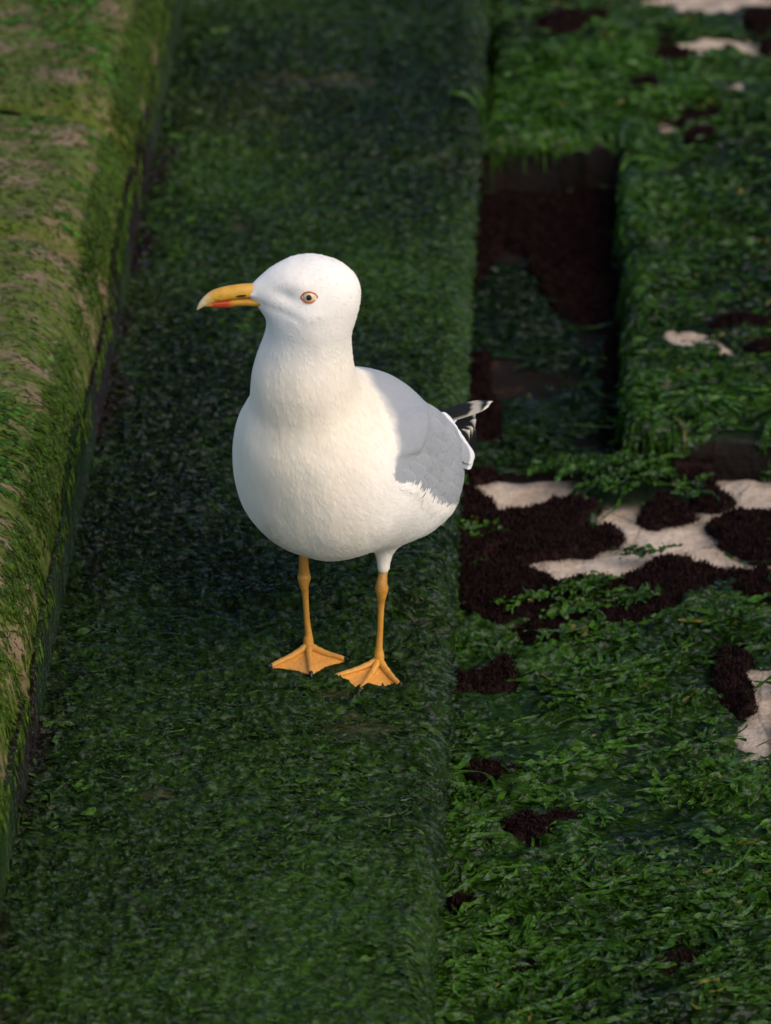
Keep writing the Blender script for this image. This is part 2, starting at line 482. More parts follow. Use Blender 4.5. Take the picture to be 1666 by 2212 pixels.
# ------------------------------------------------------------------ red turf
def turf():
    xs = np.arange(XR + 0.002, XR + 0.62, 0.0028); ys = np.arange(-0.62, 1.75, 0.0036)
    X, Y = np.meshgrid(xs, ys)
    Z0 = height(X, Y)
    tf, br, st = regions(X, Y, Z0)
    k = tf.astype(float)
    for _ in range(5):
        k[1:-1, 1:-1] = (k[1:-1, 1:-1] + k[:-2, 1:-1] + k[2:, 1:-1] + k[1:-1, :-2] + k[1:-1, 2:]) / 5
    k = sstep(0.25, 0.95, k)
    cl = 0.5 + 0.5 * fbm(X * 38, Y * 32, 0, 71, 3)
    Z = Z0 - 0.004 + k * (0.006 + 0.016 * np.abs(cl) ** 0.8 + 0.003 * vnoise(X * 210, Y * 180, 0, 72))
    F = grid_faces(*X.shape)[:, ::-1]
    kk = (k > 0.02).ravel()
    dz = np.abs(Z0[:, :]).ravel()
    F = F[kk[F].all(1)]
    zz = Z.ravel()[F]
    F = F[(zz.max(1) - zz.min(1)) < 0.03]
    used = np.unique(F)
    remap = -np.ones(X.size, np.int64); remap[used] = np.arange(len(used))
    V = np.stack([X, Y, Z], -1).reshape(-1, 3)[used]
    F = remap[F]
    # tufts: short upright bristles over the cushions
    n = 130000
    pick = RNG.integers(0, len(V), n)
    P = V[pick] + RNG.normal(0, 0.0016, (n, 3)) * [1, 1, 0]
    L = RNG.uniform(0.0018, 0.0042, n); a = RNG.uniform(0, 2 * math.pi, n); W_ = RNG.uniform(0.0006, 0.0012, n)
    side = np.stack([np.cos(a), np.sin(a), 0 * a], -1) * W_[:, None]
    tip = P + np.stack([RNG.normal(0, 0.5, n), RNG.normal(0, 0.5, n) - 0.2, np.ones(n)], -1) * L[:, None]
    T = np.stack([P - side - [0, 0, 0.002], P + side - [0, 0, 0.002], tip + side * 0.5, tip - side * 0.5], 1)
    TF = np.arange(n * 4).reshape(n, 4) + len(V)
    o = build('red_turf_algae', np.concatenate([V, T.reshape(-1, 3)]), [F, TF], M['turf'])
    tag(o, 'dark brown cushions of turf algae on the pale stone', kind='stuff')
turf()

# ------------------------------------------------------------------ blades of weed
def ribbons(x, y, ang, L, Wd, nseg, across, lift, curl, ruffle, roll, seed, hang=0.85, fold=0.0):
    """N ribbons lying on the height field, hanging where it drops away; returns verts (N,nseg+1,across,3) and faces"""
    r = np.random.default_rng(seed)
    n = len(x)
    px, py = x.copy(), y.copy()
    pz = height(px, py) + lift
    step = L / nseg
    turn = r.normal(0, curl, n)
    ph = r.uniform(0, 6.28, n); ph2 = r.uniform(0, 6.28, n)
    rl = r.normal(0, roll, n)
    V = np.zeros((n, nseg + 1, across, 3))
    a = ang.copy()
    rise = r.uniform(-0.2, 1.0, n) * 0.3
    rate = r.uniform(0.7, 2.0, n); amp = r.uniform(0.3, 1.2, n)
    dzp = np.zeros(n)
    for i in range(nseg + 1):
        tt = i / nseg
        wv = Wd * (0.35 + 0.65 * math.sin(math.pi * min(1, 0.18 + tt * 0.80)) ** 0.8) * (1 if i < nseg else 0.55)
        perp = np.stack([-np.sin(a), np.cos(a), 0 * a], -1)
        rr = rl + 0.5 * np.sin(ph2 + tt * 4)
        sv = perp * np.cos(rr)[:, None] + np.array([0, 0, 1.0]) * np.sin(rr)[:, None]
        for k in range(across):
            s = (k / (across - 1) - 0.5) * 2
            off = sv * (s * wv * 0.5)[:, None]
            V[:, i, k] = np.stack([px, py, pz], -1) + off
            ez = ruffle * Wd * amp * np.sin(ph + i * rate + s * 1.4) * abs(s) + fold * Wd * (s * s)
            V[:, i, k, 2] += ez
        if i < nseg:
            nx, ny = px + np.cos(a) * step, py + np.sin(a) * step
            nz = height(nx, ny) + lift + step * rise * math.sin(tt * math.pi)
            drop = pz - nz
            steep = drop > step * 0.9
            nx = np.where(steep, px + np.cos(a) * step * (1 - hang), nx)
            ny = np.where(steep, py + np.sin(a) * step * (1 - hang), ny)
            nz = np.where(steep, pz - step * hang, nz)
            up = nz - pz > step * 1.5
            nx = np.where(up, px, nx); ny = np.where(up, py, ny); nz = np.where(up, pz + step, nz)
            px, py, pz = nx, ny, nz
            a = a + turn + 0.15 * r.normal(0, 1, n) * (curl > 0)
    base = (np.arange(n) * (nseg + 1) * across)[:, None]
    F = base[:, :, None] + grid_faces(nseg + 1, across)[None]
    return V, F.reshape(-1, 4)

def tint(n, lo, hi, k, per):
    """colour per ribbon between lo and hi with factor k (N,), repeated per ribbon vertex"""
    c = np.array(lo)[None] * (1 - k[:, None]) + np.array(hi)[None] * k[:, None]
    return np.repeat(c, per, 0)

def scatter(n, x0, x1, y0, y1, seed):
    r = np.random.default_rng(seed)
    return r.uniform(x0, x1, n), r.uniform(y0, y1, n), r

def combed(x, y, ang, long_, short_, seed, warp=0.5):
    """ridged noise drawn out along ang: crests 1, troughs about 0"""
    c, s_ = math.cos(ang), math.sin(ang)
    al, ac = x * c + y * s_, -x * s_ + y * c
    w1 = warp * fbm(x / (long_ * 1.6), y / (long_ * 1.6), 0, seed + 5, 2)
    w2 = warp * fbm(x / (long_ * 0.8), y / (long_ * 0.8), 0, seed + 9, 2)
    n = vnoise(al / long_ + w1, ac / short_ + 3 * w2 + 1.5 * w1, 0, seed)
    return 1 - np.minimum(np.abs(n) * 2.0, 1.0)

def sheet(name, X, Y, Z, keep, colour, mat):
    F = grid_faces(*X.shape)[:, ::-1]
    kk = keep.ravel()
    F = F[kk[F].all(1)]
    used = np.unique(F); rm = -np.ones(X.size, np.int64); rm[used] = np.arange(len(used))
    return np.stack([X, Y, Z], -1).reshape(-1, 3)[used], rm[F], colour.reshape(-1, 3)[used]

def tread_sheet():
    xs = np.concatenate([np.arange(XU - 0.004, XR - 0.032, 0.0016), XR - 0.032 + 0.0335 * np.sin(np.linspace(0, math.pi / 2, 40))])
    ys = np.arange(-0.64, 1.78, 0.0021)
    X, Y = np.meshgrid(xs, ys)
    Z = height(np.minimum(X, XR - 0.0003), Y)
    r1 = combed(X, Y, 0.12, 0.020, 0.0060, 700); r2 = combed(X, Y, -0.25, 0.010, 0.0034, 720); r3 = combed(X, Y, 0.4, 0.034, 0.011, 740)
    pat = np.clip(0.5 + 0.9 * fbm(X * 6, Y * 4, 0, 81), 0, 1)
    u, v = to_photo(X, Y, 0 * X)
    worn = np.zeros(X.shape)
    for (cu, cv, ru, rv) in ((745, 180, 75, 20), (620, 175, 70, 18), (770, 1580, 90, 30), (720, 1505, 50, 14), (520, 490, 30, 12), (340, 1725, 40, 16), (860, 1250, 30, 16)):
        worn = np.maximum(worn, sstep(1.3, 0.5, ((u - cu) / ru) ** 2 + ((v - cv) / rv) ** 2 + 0.7 * fbm(X * 50, Y * 30, 0, 95)))
    hgt = (0.0042 * r1 + 0.0036 * r2 + 0.0030 * r3) * (0.75 + 0.5 * pat) * (1 - 0.75 * worn)
    # beyond the nose the mat goes out instead of up
    nose = sstep(XR - 0.014, XR - 0.002, X)
    Z = Z + hgt * (1 - 0.7 * nose); X = X + hgt * nose * 0.9
    FT = np.zeros(X.shape, bool)
    for q in FEET:
        mq = np.mean(q, 0); FT |= in_poly(u, v, [tuple(mq + (np.array(pq) - mq) * 1.07) for pq in q])
    Z = np.where(FT, Z - hgt + 0.0008, Z)
    k = np.clip(0.42 + 0.55 * fbm(X * 5, Y * 3.5, 0, 85) + 0.5 * fbm(X * 150, Y * 210, 0, 760, 2) + 0.25 * (combed(X, Y, 0.1, 0.016, 0.005, 770) - 0.4), 0, 1)[..., None]
    yel = sstep(0.15, 0.55, fbm(X * 4, Y * 3 + 5, 0, 765))[..., None] * 0.6
    hi = np.array([0.032, 0.080, 0.010]) * (1 - yel) + np.array([0.056, 0.078, 0.011]) * yel
    c = np.array([0.0035, 0.0120, 0.0035]) * (1 - k) + 1.0 * hi * k
    wc = np.array([0.085, 0.080, 0.030]) * (0.8 + 0.5 * fbm(X * 60, Y * 60, 0, 766)[..., None])
    c = c * (1 - worn[..., None] * 0.65) + wc * worn[..., None] * 0.65
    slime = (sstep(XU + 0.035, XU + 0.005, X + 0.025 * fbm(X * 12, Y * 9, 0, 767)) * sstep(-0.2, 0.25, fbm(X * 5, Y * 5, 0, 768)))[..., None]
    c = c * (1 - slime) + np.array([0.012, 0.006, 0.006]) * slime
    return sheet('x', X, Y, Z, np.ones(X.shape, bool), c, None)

# --- short weed on the middle step
FEET = [[(578, 1447), (645, 1406), (692, 1406), (752, 1428), (747, 1440), (682, 1466), (662, 1466), (592, 1453)],
        [(717, 1459), (798, 1424), (838, 1424), (881, 1483), (870, 1490), (800, 1488), (772, 1488)]]
def tread_weed():
    VV, FF, CC = [[q] for q in tread_sheet()]
    off = len(VV[0])
    for layer, (n, l0, l1, w0, w1, lift) in enumerate(((95000, .005, .013, .0008, .0018, .0030), (15000, .009, .020, .0016, .0034, .0040), (3600, .010, .022, .004, .008, .0050))):
        x, y, r = scatter(n, XU + 0.002, XR + 0.002, -0.62, 1.75, 100 + layer)
        den = 0.5 + 0.5 * fbm(x * 7, y * 4, 0, 81 + layer) + 0.4 * fbm(x * 30, y * 18, 0, 91)
        keep = r.uniform(0, 1, n) < np.clip(2.0 * den - 0.42 + (0.15 if layer == 0 else -0.1), 0.05, 1) if layer < 2 else r.uniform(0, 1, n) < sstep(0.60, 0.95, den + 0.25 * sstep(XU + 0.09, XU, x))
        # worn, barer patches
        u, v = to_photo(x, y, 0 * x)
        for (cu, cv, ru, rv) in ((745, 180, 60, 22), (620, 170, 60, 20), (770, 1580, 80, 28), (720, 1505, 50, 14), (520, 490, 30, 12)):
            q = ((u - cu) / ru) ** 2 + ((v - cv) / rv) ** 2 + 0.5 * fbm(x * 40, y * 25, 0, 95)
            keep &= ~((q < 1) & (r.uniform(0, 1, n) < 0.8))
        x, y = x[keep], y[keep]; n = len(x)
        ang = 0.10 + 0.55 * fbm(x * 5, y * 4, 0, 84) + 0.5 * fbm(x * 30, y * 26, 0, 86) + r.normal(0, 0.60, n) * (1 - 0.5 * sstep(XR - 0.05, XR, x))
        edge = sstep(XR - 0.05, XR, x)
        ang = ang * (1 - 0.5 * edge) - 0.35 * edge
        flip = (r.uniform(0, 1, n) < 0.3) & (edge < 0.1)
        ang = np.where(flip, ang + math.pi, ang)
        L = r.uniform(l0, l1, n) * (1 + 0.5 * edge); Wd = r.uniform(w0, w1, n)
        free = np.ones(n, bool)
        for tq in (0.0, 0.35, 0.7, 1.0):
            u, v = to_photo(x + np.cos(ang) * L * tq, y + np.sin(ang) * L * tq, 0.004 + 0 * x)
            for q in FEET: free &= ~in_poly(u, v, q)
        x, y, ang, L, Wd, edge = [q[free] for q in (x, y, ang, L, Wd, edge)]; n = len(x)
        V, F = ribbons(x, y, ang, L, Wd, 4 if layer < 2 else 5, 2 if layer < 2 else 3, lift + 0.0035 * np.clip(fbm(x * 30, y * 34, 0, 97), 0, 1), 0.22, 0.14 if layer < 2 else 0.28, 0.45, 200 + layer, 0.8)
        k = np.clip(0.40 + 0.5 * fbm(x * 5, y * 3.5, 0, 85) + 0.26 * r.normal(0, 1, n) + 0.12 * edge + 0.25 * (layer == 2), 0, 1) ** 1.3
        per = V.shape[1] * V.shape[2]
        c = tint(n, (0.003, 0.0095, 0.003), (0.046, 0.115, 0.012), k, per)
        yl = r.uniform(0, 1, n) < 0.012
        c[np.repeat(yl, per)] = (0.06, 0.08, 0.02)
        VV.append(V.reshape(-1, 3)); FF.append(F + off); CC.append(c); off += len(VV[-1])
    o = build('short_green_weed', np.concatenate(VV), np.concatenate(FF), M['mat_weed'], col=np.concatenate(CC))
    tag(o, 'dark wet green weed matted over the middle step', kind='stuff')
tread_weed()

# --- scraps and tufts on the raised left step
def upper_weed():
    VV, FF, CC, off = [], [], [], 0
    for layer, (n, l0, l1, w0, w1, lift) in enumerate(((52000, .004, .009, .0010, .0024, .0005), (15000, .007, .016, .0025, .0060, .0012), (18000, .012, .032, .0012, .0030, .002))):
        x, y, r = scatter(n, XU - 0.34 if layer < 2 else XU - 0.035, XU - 0.001, -0.75, 1.85, 300 + layer)
        den = 0.5 + 0.5 * fbm(x * 9, y * 9, 0, 181) + 0.35 * fbm(x * 34, y * 26, 0, 182)
        keep = r.uniform(0, 1, n) < (np.clip(den * 0.9 + 0.1, 0, 1) if layer == 0 else sstep(0.45, 0.95, den) if layer == 1 else sstep(0.2, 0.8, den))
        x, y = x[keep], y[keep]; n = len(x)
        edge = sstep(XU - 0.08, XU - 0.02, x)
        ang = -0.1 + 0.8 * fbm(x * 5, y * 4, 0, 184) + r.normal(0, 0.6, n)
        ang = ang * (1 - 0.7 * edge) - 0.3 * edge
        flip = (r.uniform(0, 1, n) < 0.3) & (edge < 0.1)
        ang = np.where(flip, ang + math.pi, ang)
        L = r.uniform(l0, l1, n); Wd = r.uniform(w0, w1, n)
        V, F = ribbons(x, y, ang, L, Wd, 4 if layer < 2 else 6, 2 if layer != 1 else 3, lift, 0.2, 0.10 if layer != 1 else 0.3, 0.4, 320 + layer, 0.8)
        k = np.clip(0.45 + 0.35 * fbm(x * 8, y * 7, 0, 185) + 0.25 * r.normal(0, 1, n), 0, 1)
        per = V.shape[1] * V.shape[2]
        c = tint(n, (0.026, 0.048, 0.007) if layer != 1 else (0.035, 0.10, 0.012), (0.092, 0.175, 0.016) if layer != 1 else (0.10, 0.27, 0.030), k, per)
        VV.append(V.reshape(-1, 3)); FF.append(F + off); CC.append(c); off += len(VV[-1])
    o = build('green_weed_scraps', np.concatenate(VV), np.concatenate(FF), M['scrap'], col=np.concatenate(CC))
    tag(o, 'yellow green weed scraps over the raised left step', kind='stuff')
upper_weed()

# --- sea lettuce on the lower ground and the ledge
A_NEAR, A_FAR = 0.60, -0.12
def lettuce_cover(x, y, notch):
    den = 0.62 + 0.8 * fbm(x * 8, y * 7, 0, 281) + 0.7 * fbm((x * 0.86 + y * 0.5) * 10, (y * 0.86 - x * 0.5) * 40, 0, 288)
    return np.where(notch, 0.36 + 1.1 * fbm(x * 16, y * 12, 0, 282), den)

def bands(x, y):
    """where the loose fronds lie in combed swathes over the thin film"""
    far = y > SY0
    b = np.where(far, combed(x, y, A_FAR, 0.13, 0.05, 840), combed(x, y, A_NEAR, 0.17, 0.034, 841))
    return b + 0.45 * fbm(x * 9, y * 6, 0, 845) + 0.18 * far

def lettuce_sheet():
    xs = np.arange(XR + 0.001, XR + 0.62, 0.0017); ys = np.arange(-0.66, 1.80, 0.0023)
    X, Y = np.meshgrid(xs, ys)
    Z = height(X, Y)
    notch = (X < SX) & (Y > SY0 + 0.02) & (Y < SY1) & (Z < Z_GR + 0.035)
    tf, br, st = regions(X, Y, Z)
    k = np.where(tf | br, 0.0, np.clip(0.35 + 1.1 * lettuce_cover(X, Y, notch), 0, 1))
    k = np.where(st, 0.0, k)
    for _ in range(4):
        k[1:-1, 1:-1] = (k[1:-1, 1:-1] + k[:-2, 1:-1] + k[2:, 1:-1] + k[1:-1, :-2] + k[1:-1, 2:]) / 5
    far = Y > SY0
    a0 = A_NEAR
    r1 = np.where(far, combed(X, Y, A_FAR, 0.040, 0.014, 800), combed(X, Y, a0, 0.055, 0.0135, 801))
    r2 = np.where(far, combed(X, Y, 0.4, 0.017, 0.0065, 810), combed(X, Y, a0 - 0.15, 0.018, 0.0058, 811))
    r3 = combed(X, Y, 0.45, 0.013, 0.0038, 820)
    bd = sstep(0.15, 0.7, bands(X, Y))
    amp = np.where(notch, 0.45, 0.40 + 0.6 * bd)
    Z = Z - 0.002 + k * (0.003 + 0.005 * bd + amp * (0.0095 * r1 + 0.0048 * r2 + 0.0026 * r3))
    q = np.clip(0.36 + 0.45 * fbm(X * 7, Y * 6, 0, 285) + 0.30 * fbm(X * 110, Y * 120, 0, 830, 2) + 0.25 * (combed(X, Y, 0.3, 0.02, 0.007, 850) - 0.45), 0, 1) * (0.55 + 0.45 * bd)
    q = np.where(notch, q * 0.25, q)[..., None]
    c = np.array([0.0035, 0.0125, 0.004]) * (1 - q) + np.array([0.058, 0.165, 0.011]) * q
    zz = Z; F = grid_faces(*X.shape)
    steep = np.zeros(X.shape, bool)
    steep[:-1, :-1] = (np.abs(zz[1:, :-1] - zz[:-1, :-1]) > 0.02) | (np.abs(zz[:-1, 1:] - zz[:-1, :-1]) > 0.02)
    return sheet('x', X, Y, Z, (k > 0.30) & ~steep, c, None)

def lettuce():
    VV, FF, CC = [[q] for q in lettuce_sheet()]
    off = len(VV[0])
    for layer, (n, l0, l1, w0, w1, lift) in enumerate(((50000, .014, .034, .0020, .0042, .0035), (40000, .018, .044, .0026, .0052, .005), (12000, .020, .042, .004, .008, .006), (60000, .012, .034, .003, .006, .001), (9000, .034, .075, .0022, .005, .006))):
        x, y, r = scatter(n, XR + 0.001, XR + 0.62, -0.66, 1.80, 400 + layer)
        if layer == 3:                                        # tufts along the ledge's rim, hanging over it
            d = slab_sd(x, y); q = (d > 0) & (d < 0.016); x, y = x[q], y[q]; n = len(x)
        z = height(x, y)
        low = z < Z_GR + 0.035
        notch = (x < SX) & (y > SY0 + 0.02) & (y < SY1) & low
        d = slab_sd(x, y)
        dirf = np.where(y > SY0, A_FAR, A_NEAR)
        ang = dirf + 0.45 * fbm(x * 5, y * 3.5, 0, 284) + 0.35 * fbm(x * 28, y * 28, 0, 287) + r.normal(0, 0.13, n)
        ang = np.where(r.uniform(0, 1, n) < 0.45, ang + math.pi, ang)
        e = 1e-3
        gx_ = (slab_sd(x + e, y) - slab_sd(x - e, y)); gy_ = (slab_sd(x, y + e) - slab_sd(x, y - e))
        out = np.arctan2(-gy_, -gx_)
        near = (d > 0) & (d < 0.045)
        ang = np.where(near, out + r.normal(0, 0.40, n), ang)
        L = r.uniform(l0, l1, n) * np.where(notch, 0.65, 1) * np.where(near, 1.7, 1); Wd = r.uniform(w0, w1, n) * np.where(notch, 0.65, 1)
        tf, br, st = regions(x, y, z)
        L = L * np.where(regions(x, y, z)[2], 0.6, 1)
        tx, ty = x + np.cos(ang) * L * 0.8, y + np.sin(ang) * L * 0.8
        tf2, br2, st2 = regions(tx, ty, height(tx, ty))
        den = lettuce_cover(x, y, notch)
        den = den * np.where(notch, 0.6, sstep(0.28, 0.72, bands(x, y)) + 0.04)
        den = np.where(tf | br, -1, np.where(tf2 | br2, den * 0.25, den))
        den = np.where(st, 0.42, den)
        keep = r.uniform(0, 1, n) < np.clip(den, 0, 1)
        x, y, notch, z, ang, L, Wd, near, st = [q[keep] for q in (x, y, notch, z, ang, L, Wd, near, st)]; n = len(x)
        behind = np.zeros(n, bool)
        for dy in (0.02, 0.045, 0.075):
            ta, tb, tc = regions(x, y + dy, height(x, y + dy)); behind |= (ta | tb) & ~tc
        hp = 0.006 * np.clip(bands(x, y), 0, 1) + 0.0085 * np.where(y > SY0, combed(x, y, A_FAR, 0.040, 0.014, 800), combed(x, y, A_NEAR, 0.055, 0.0135, 801)) * np.where(notch, 0.25, 1) * np.where(near, 0.4, 1) * np.where(behind, 0.12, 1) + 0.013 * st
        V, F = ribbons(x, y, ang, L, Wd, 8 if layer < 4 else 14, 3, np.where(behind, 0.4 * lift, lift) + hp, 0.18 if layer < 4 else 0.09, 0.48 if layer < 4 else 0.34, 0.5, 420 + layer, 0.9, 0.12)
        k = np.clip(0.40 + 0.30 * fbm(x * 7, y * 6, 0, 285) + 0.12 * r.normal(0, 1, n), 0, 1)
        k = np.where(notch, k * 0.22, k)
        per = V.shape[1] * V.shape[2]
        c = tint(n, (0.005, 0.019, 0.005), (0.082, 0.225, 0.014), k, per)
        yl = r.uniform(0, 1, n) < 0.02
        c[np.repeat(yl & ~notch & (layer < 2), per)] = (0.15, 0.14, 0.025)
        VV.append(V.reshape(-1, 3)); FF.append(F + off); CC.append(c); off += len(VV[-1])
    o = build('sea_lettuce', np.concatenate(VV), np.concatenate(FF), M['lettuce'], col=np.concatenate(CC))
    tag(o, 'bright ruffled sea lettuce over the lower ground and ledge', kind='stuff')
lettuce()

# ------------------------------------------------------------------ the gull
PSI = rad(28)
gull = bpy.data.objects.new('seagull', None)
COL.objects.link(gull)
gull.location = (0, -0.002, 0.001)
gull.rotation_euler = (0, 0, YAW - PSI - math.pi / 2)     # local x points where the breast points, y to the bird's left
tag(gull, 'white gull with grey wings, yellow bill and orange feet standing on the green step', 'gull')

def loc(r, a, z):
    """(to the right, away, up) millimetres as seen from the quay -> bird's local metres"""
    r, a = np.asarray(r, float), np.asarray(a, float)
    s, c = math.sin(PSI), math.cos(PSI)
    return np.stack([-s * r - c * a, c * r - s * a, np.asarray(z, float) + 0 * r], -1) / 1000.0

def rotm(axis, deg):
    return np.array(Matrix.Rotation(rad(deg), 3, axis))

def ell(P, c, h, R=None):
    q = (P - np.array(c) / 1000.0)
    if R is not None: q = q @ R
    h = np.array(h) / 1000.0
    k0 = np.linalg.norm(q / h, axis=-1); k1 = np.linalg.norm(q / (h * h), axis=-1)
    return k0 * (k0 - 1.0) / np.maximum(k1, 1e-9)

def cone(P, a, b, ra, rb):
    a, b = np.array(a) / 1000.0, np.array(b) / 1000.0
    ab = b - a
    t_ = np.clip(((P - a) @ ab) / (ab @ ab), 0, 1)
    return np.linalg.norm(P - a - t_[..., None] * ab, axis=-1) - (ra + (rb - ra) * t_) / 1000.0

def smin(a, b, k):
    k = k / 1000.0
    h = np.maximum(k - np.abs(a - b), 0) / k
    return np.minimum(a, b) - h * h * k * 0.25

HC = loc(-24, -66, 412)                                   # centre of the head
HYAW = 90 - 28 - 6                                        # the head looks to the bird's right, square to the viewer
HR = rotm('Z', -HYAW)                                     # columns: bill direction, bird-left of the head, up
def head(x, y, z):
    return (HC + HR @ (np.array([x, y, z]) / 1000.0))
def ellh(P, c, h, pitch=0):
    R = HR @ rotm('Y', pitch)
    return ell(P, head(*c) * 1000, h, R)

def f_core(P):
    Ry = lambda d: rotm('Y', d)
    d = ell(P, (-22, 0, 212), (122, 68, 64), Ry(-26))
    d = smin(d, ell(P, (46, 1, 221), (62, 80, 77)), 34)
    d = smin(d, ell(P, (4, 4, 188), (72, 73, 49), Ry(-10)), 40)
    d = smin(d, ell(P, (-100, 0, 176), (80, 44, 36), Ry(-12)), 40)
    d = smin(d, ell(P, (-42, 4, 249), (74, 50, 34), Ry(-34)), 30)
    for sy in (1, -1):
        d = smin(d, ell(P, (-52, 33 * sy, 161), (76, 44, 41), Ry(-8)), 26)
    nb = loc(-36, -50, 275) * 1000; nm = loc(-34, -60, 330) * 1000; nt = loc(-27, -64, 385) * 1000
    d = smin(d, cone(P, nb, nm, 43, 40), 52)
    d = smin(d, cone(P, nm, nt, 40, 38), 20)
    # skull, forehead running into the bill, cheek and chin
    d = smin(d, ellh(P, (0, 0, 2), (42, 34, 34)), 18)
    d = smin(d, ellh(P, (25, 0, 11.5), (27, 15, 14.5), 16), 18)
    d = smin(d, ellh(P, (42, 0, 8.5), (16, 6.6, 7), 14), 9)
    d = smin(d, ellh(P, (51, 0, 6.4), (11, 8.0, 2.6), 6), 3)
    d = smin(d, ellh(P, (10, 0, -9), (31, 16, 12), -14), 18)
    # hollow before the eye and the brow over it
    for s in (1, -1):
        hp_ = (P - HC) @ HR * 1000
        hx, hy, hz = hp_[..., 0], hp_[..., 1] * s, hp_[..., 2]
        on = sstep(4, 12, hy)
        # socket before the eye, brow above it, gape line running back under it, cheek
        d = d + 0.0034 * on * np.exp(-((hx - 24) / 11) ** 2 - ((hz - 11 - 0.15 * (hx - 24)) / 5.5) ** 2)
        d = d - 0.0020 * on * np.exp(-((hx - 10) / 15) ** 2 - ((hz - 23.5) / 5) ** 2)
        gz = np.interp(hx, [0, 12, 25, 42, 60], [-16, -9, -3.5, -1.0, 0])
        d = d + 0.0010 * on * np.exp(-((hz - gz) / 3.2) ** 2) * sstep(6, 18, hx) * sstep(58, 46, hx)
        d = d - 0.0016 * on * np.exp(-((hx - 4) / 17) ** 2 - ((hz + 4) / 9) ** 2)
        # thighs
        top = (np.array(loc(41 if s > 0 else -34, 2 if s > 0 else 18, 150)) * 1000)
        low = (np.array(loc(38.5 if s > 0 else -35, -10 if s > 0 else 12, 106 if s > 0 else 114)) * 1000)
        d = smin(d, cone(P, top, low, 12.5, 4.9), 11)
    return d

LOBE_DZ = 0.0
def f_wing(P):
    """left wing: a flattened, rear-tapering shell lying on the flank"""
    Ry = rotm('Z', 15) @ rotm('Y', -48) @ rotm('X', -16)
    d = ell(P, (-50, 50, 199), (72, 25, 52), Ry)
    d = smin(d, ell(P, (-88, 48, 168), (54, 20, 44), Ry), 26)
    d = smin(d, ell(P, (4, 52, 240), (38, 23, 34), Ry), 24)
    return d

def grey_mask(P):
    """1 where mantle and wings are grey"""
    x, y, z = P[..., 0] * 1000, np.abs(P[..., 1]) * 1000, P[..., 2] * 1000
    wob = 5 * fbm(P[..., 0] * 60, P[..., 1] * 60, P[..., 2] * 60, 520, 3)
    zl = np.interp(x + wob, [-220, -130, -74, -48, -23, -1, 19, 45, 60], [110, 124, 142, 160, 176, 194, 212, 234, 262])
    xf = np.interp(z + wob, [200, 238, 246, 255, 270, 277, 289, 310], [62, 50, 38, 31, 28, 18, 7, -4]) - 24 * sstep(36, 12, y)
    fz = np.interp(z, [225, 250, 290], [3, 7, 12])
    return sstep(-2, 2.5, z - zl) * sstep(-fz, fz, xf - x + 2 * wob) * sstep(-165, -155, x)

def f_body(P):
    """the whole plumage: trunk, neck and head with the folded wings flowing into it"""
    Q_ = P * np.array([1, 1, 1.0]); Q_[..., 1] = np.abs(P[..., 1])
    w_ = f_wing(Q_)
    x, z = P[..., 0] * 1000, P[..., 2] * 1000
    # shoulder feathers lie over the wing and end in a soft ledge
    line = np.interp(x, [-120, -47, -23, -7, 0, 8, 24, 40], [262, 262, 254, 245, 240, 243, 247, 250]) + LOBE_DZ
    w_ = w_ - 0.0030 * sstep(-1.0, 3.5, z - line) * sstep(-130, -90, x)
    d = smin(f_core(P), w_, 14)
    # soft unevenness of the plumage
    x, y, z = P[..., 0], P[..., 1], P[..., 2]
    d = d + 0.0020 * fbm(x * 26, y * 26, z * 16, 501, 2) + 0.0005 * fbm(x * 90, y * 90, z * 40, 503, 2)
    return d


def surface_nets(f, lo, hi, h):
    ax = [np.arange(lo[i], hi[i] + h, h) for i in range(3)]
    G = np.stack(np.meshgrid(*ax, indexing='ij'), -1)
    F = f(G)
    ins = F < 0
    n0, n1, n2 = [len(a) - 1 for a in ax]
    sl = lambda o: F[o[0]:o[0] + n0, o[1]:o[1] + n1, o[2]:o[2] + n2]
    si = lambda o: ins[o[0]:o[0] + n0, o[1]:o[1] + n1, o[2]:o[2] + n2]
    corners = [(a, b, c) for a in (0, 1) for b in (0, 1) for c in (0, 1)]
    cnt = sum(si(o).astype(int) for o in corners)
    act = (cnt > 0) & (cnt < 8)
    I = np.argwhere(act)
    idx = -np.ones((n0, n1, n2), np.int64); idx[act] = np.arange(len(I))
    acc = np.zeros((len(I), 3)); num = np.zeros(len(I))
    for a in corners:
        for d in range(3):
            if a[d]: continue
            b = tuple(a[i] + (i == d) for i in range(3))
            fa, fb = sl(a)[act], sl(b)[act]
            cr = (fa < 0) != (fb < 0)
            t_ = np.where(cr, fa / np.where(cr, fa - fb, 1), 0)
            p = np.array(a)[None] + t_[:, None] * (np.array(b) - np.array(a))[None]
            acc += p * cr[:, None]; num += cr
    V = np.array([a[0] for a in ax]) + (I + acc / num[:, None]) * h
    Q = []
    for d in range(3):
        e, g = (d + 1) % 3, (d + 2) % 3
        A = np.take(ins, range(0, ins.shape[d] - 1), d); B = np.take(ins, range(1, ins.shape[d]), d)
        for pos, flip in ((A & ~B, False), (~A & B, True)):
            E = np.argwhere(pos)
            ok = (E[:, e] > 0) & (E[:, g] > 0) & (E[:, e] < idx.shape[e]) & (E[:, g] < idx.shape[g])
            E = E[ok]
            def at(de, dg):
                q = E.copy(); q[:, e] -= de; q[:, g] -= dg
                return idx[q[:, 0], q[:, 1], q[:, 2]]
            q = np.stack([at(1, 1), at(0, 1), at(0, 0), at(1, 0)], -1)
            Q.append(q[:, ::-1] if flip else q)
    return V, np.concatenate(Q)

def grad(f, P, e=4e-4):
    g = np.stack([f(P + np.eye(3)[i] * e) - f(P - np.eye(3)[i] * e) for i in range(3)], -1) / (2 * e)
    return g

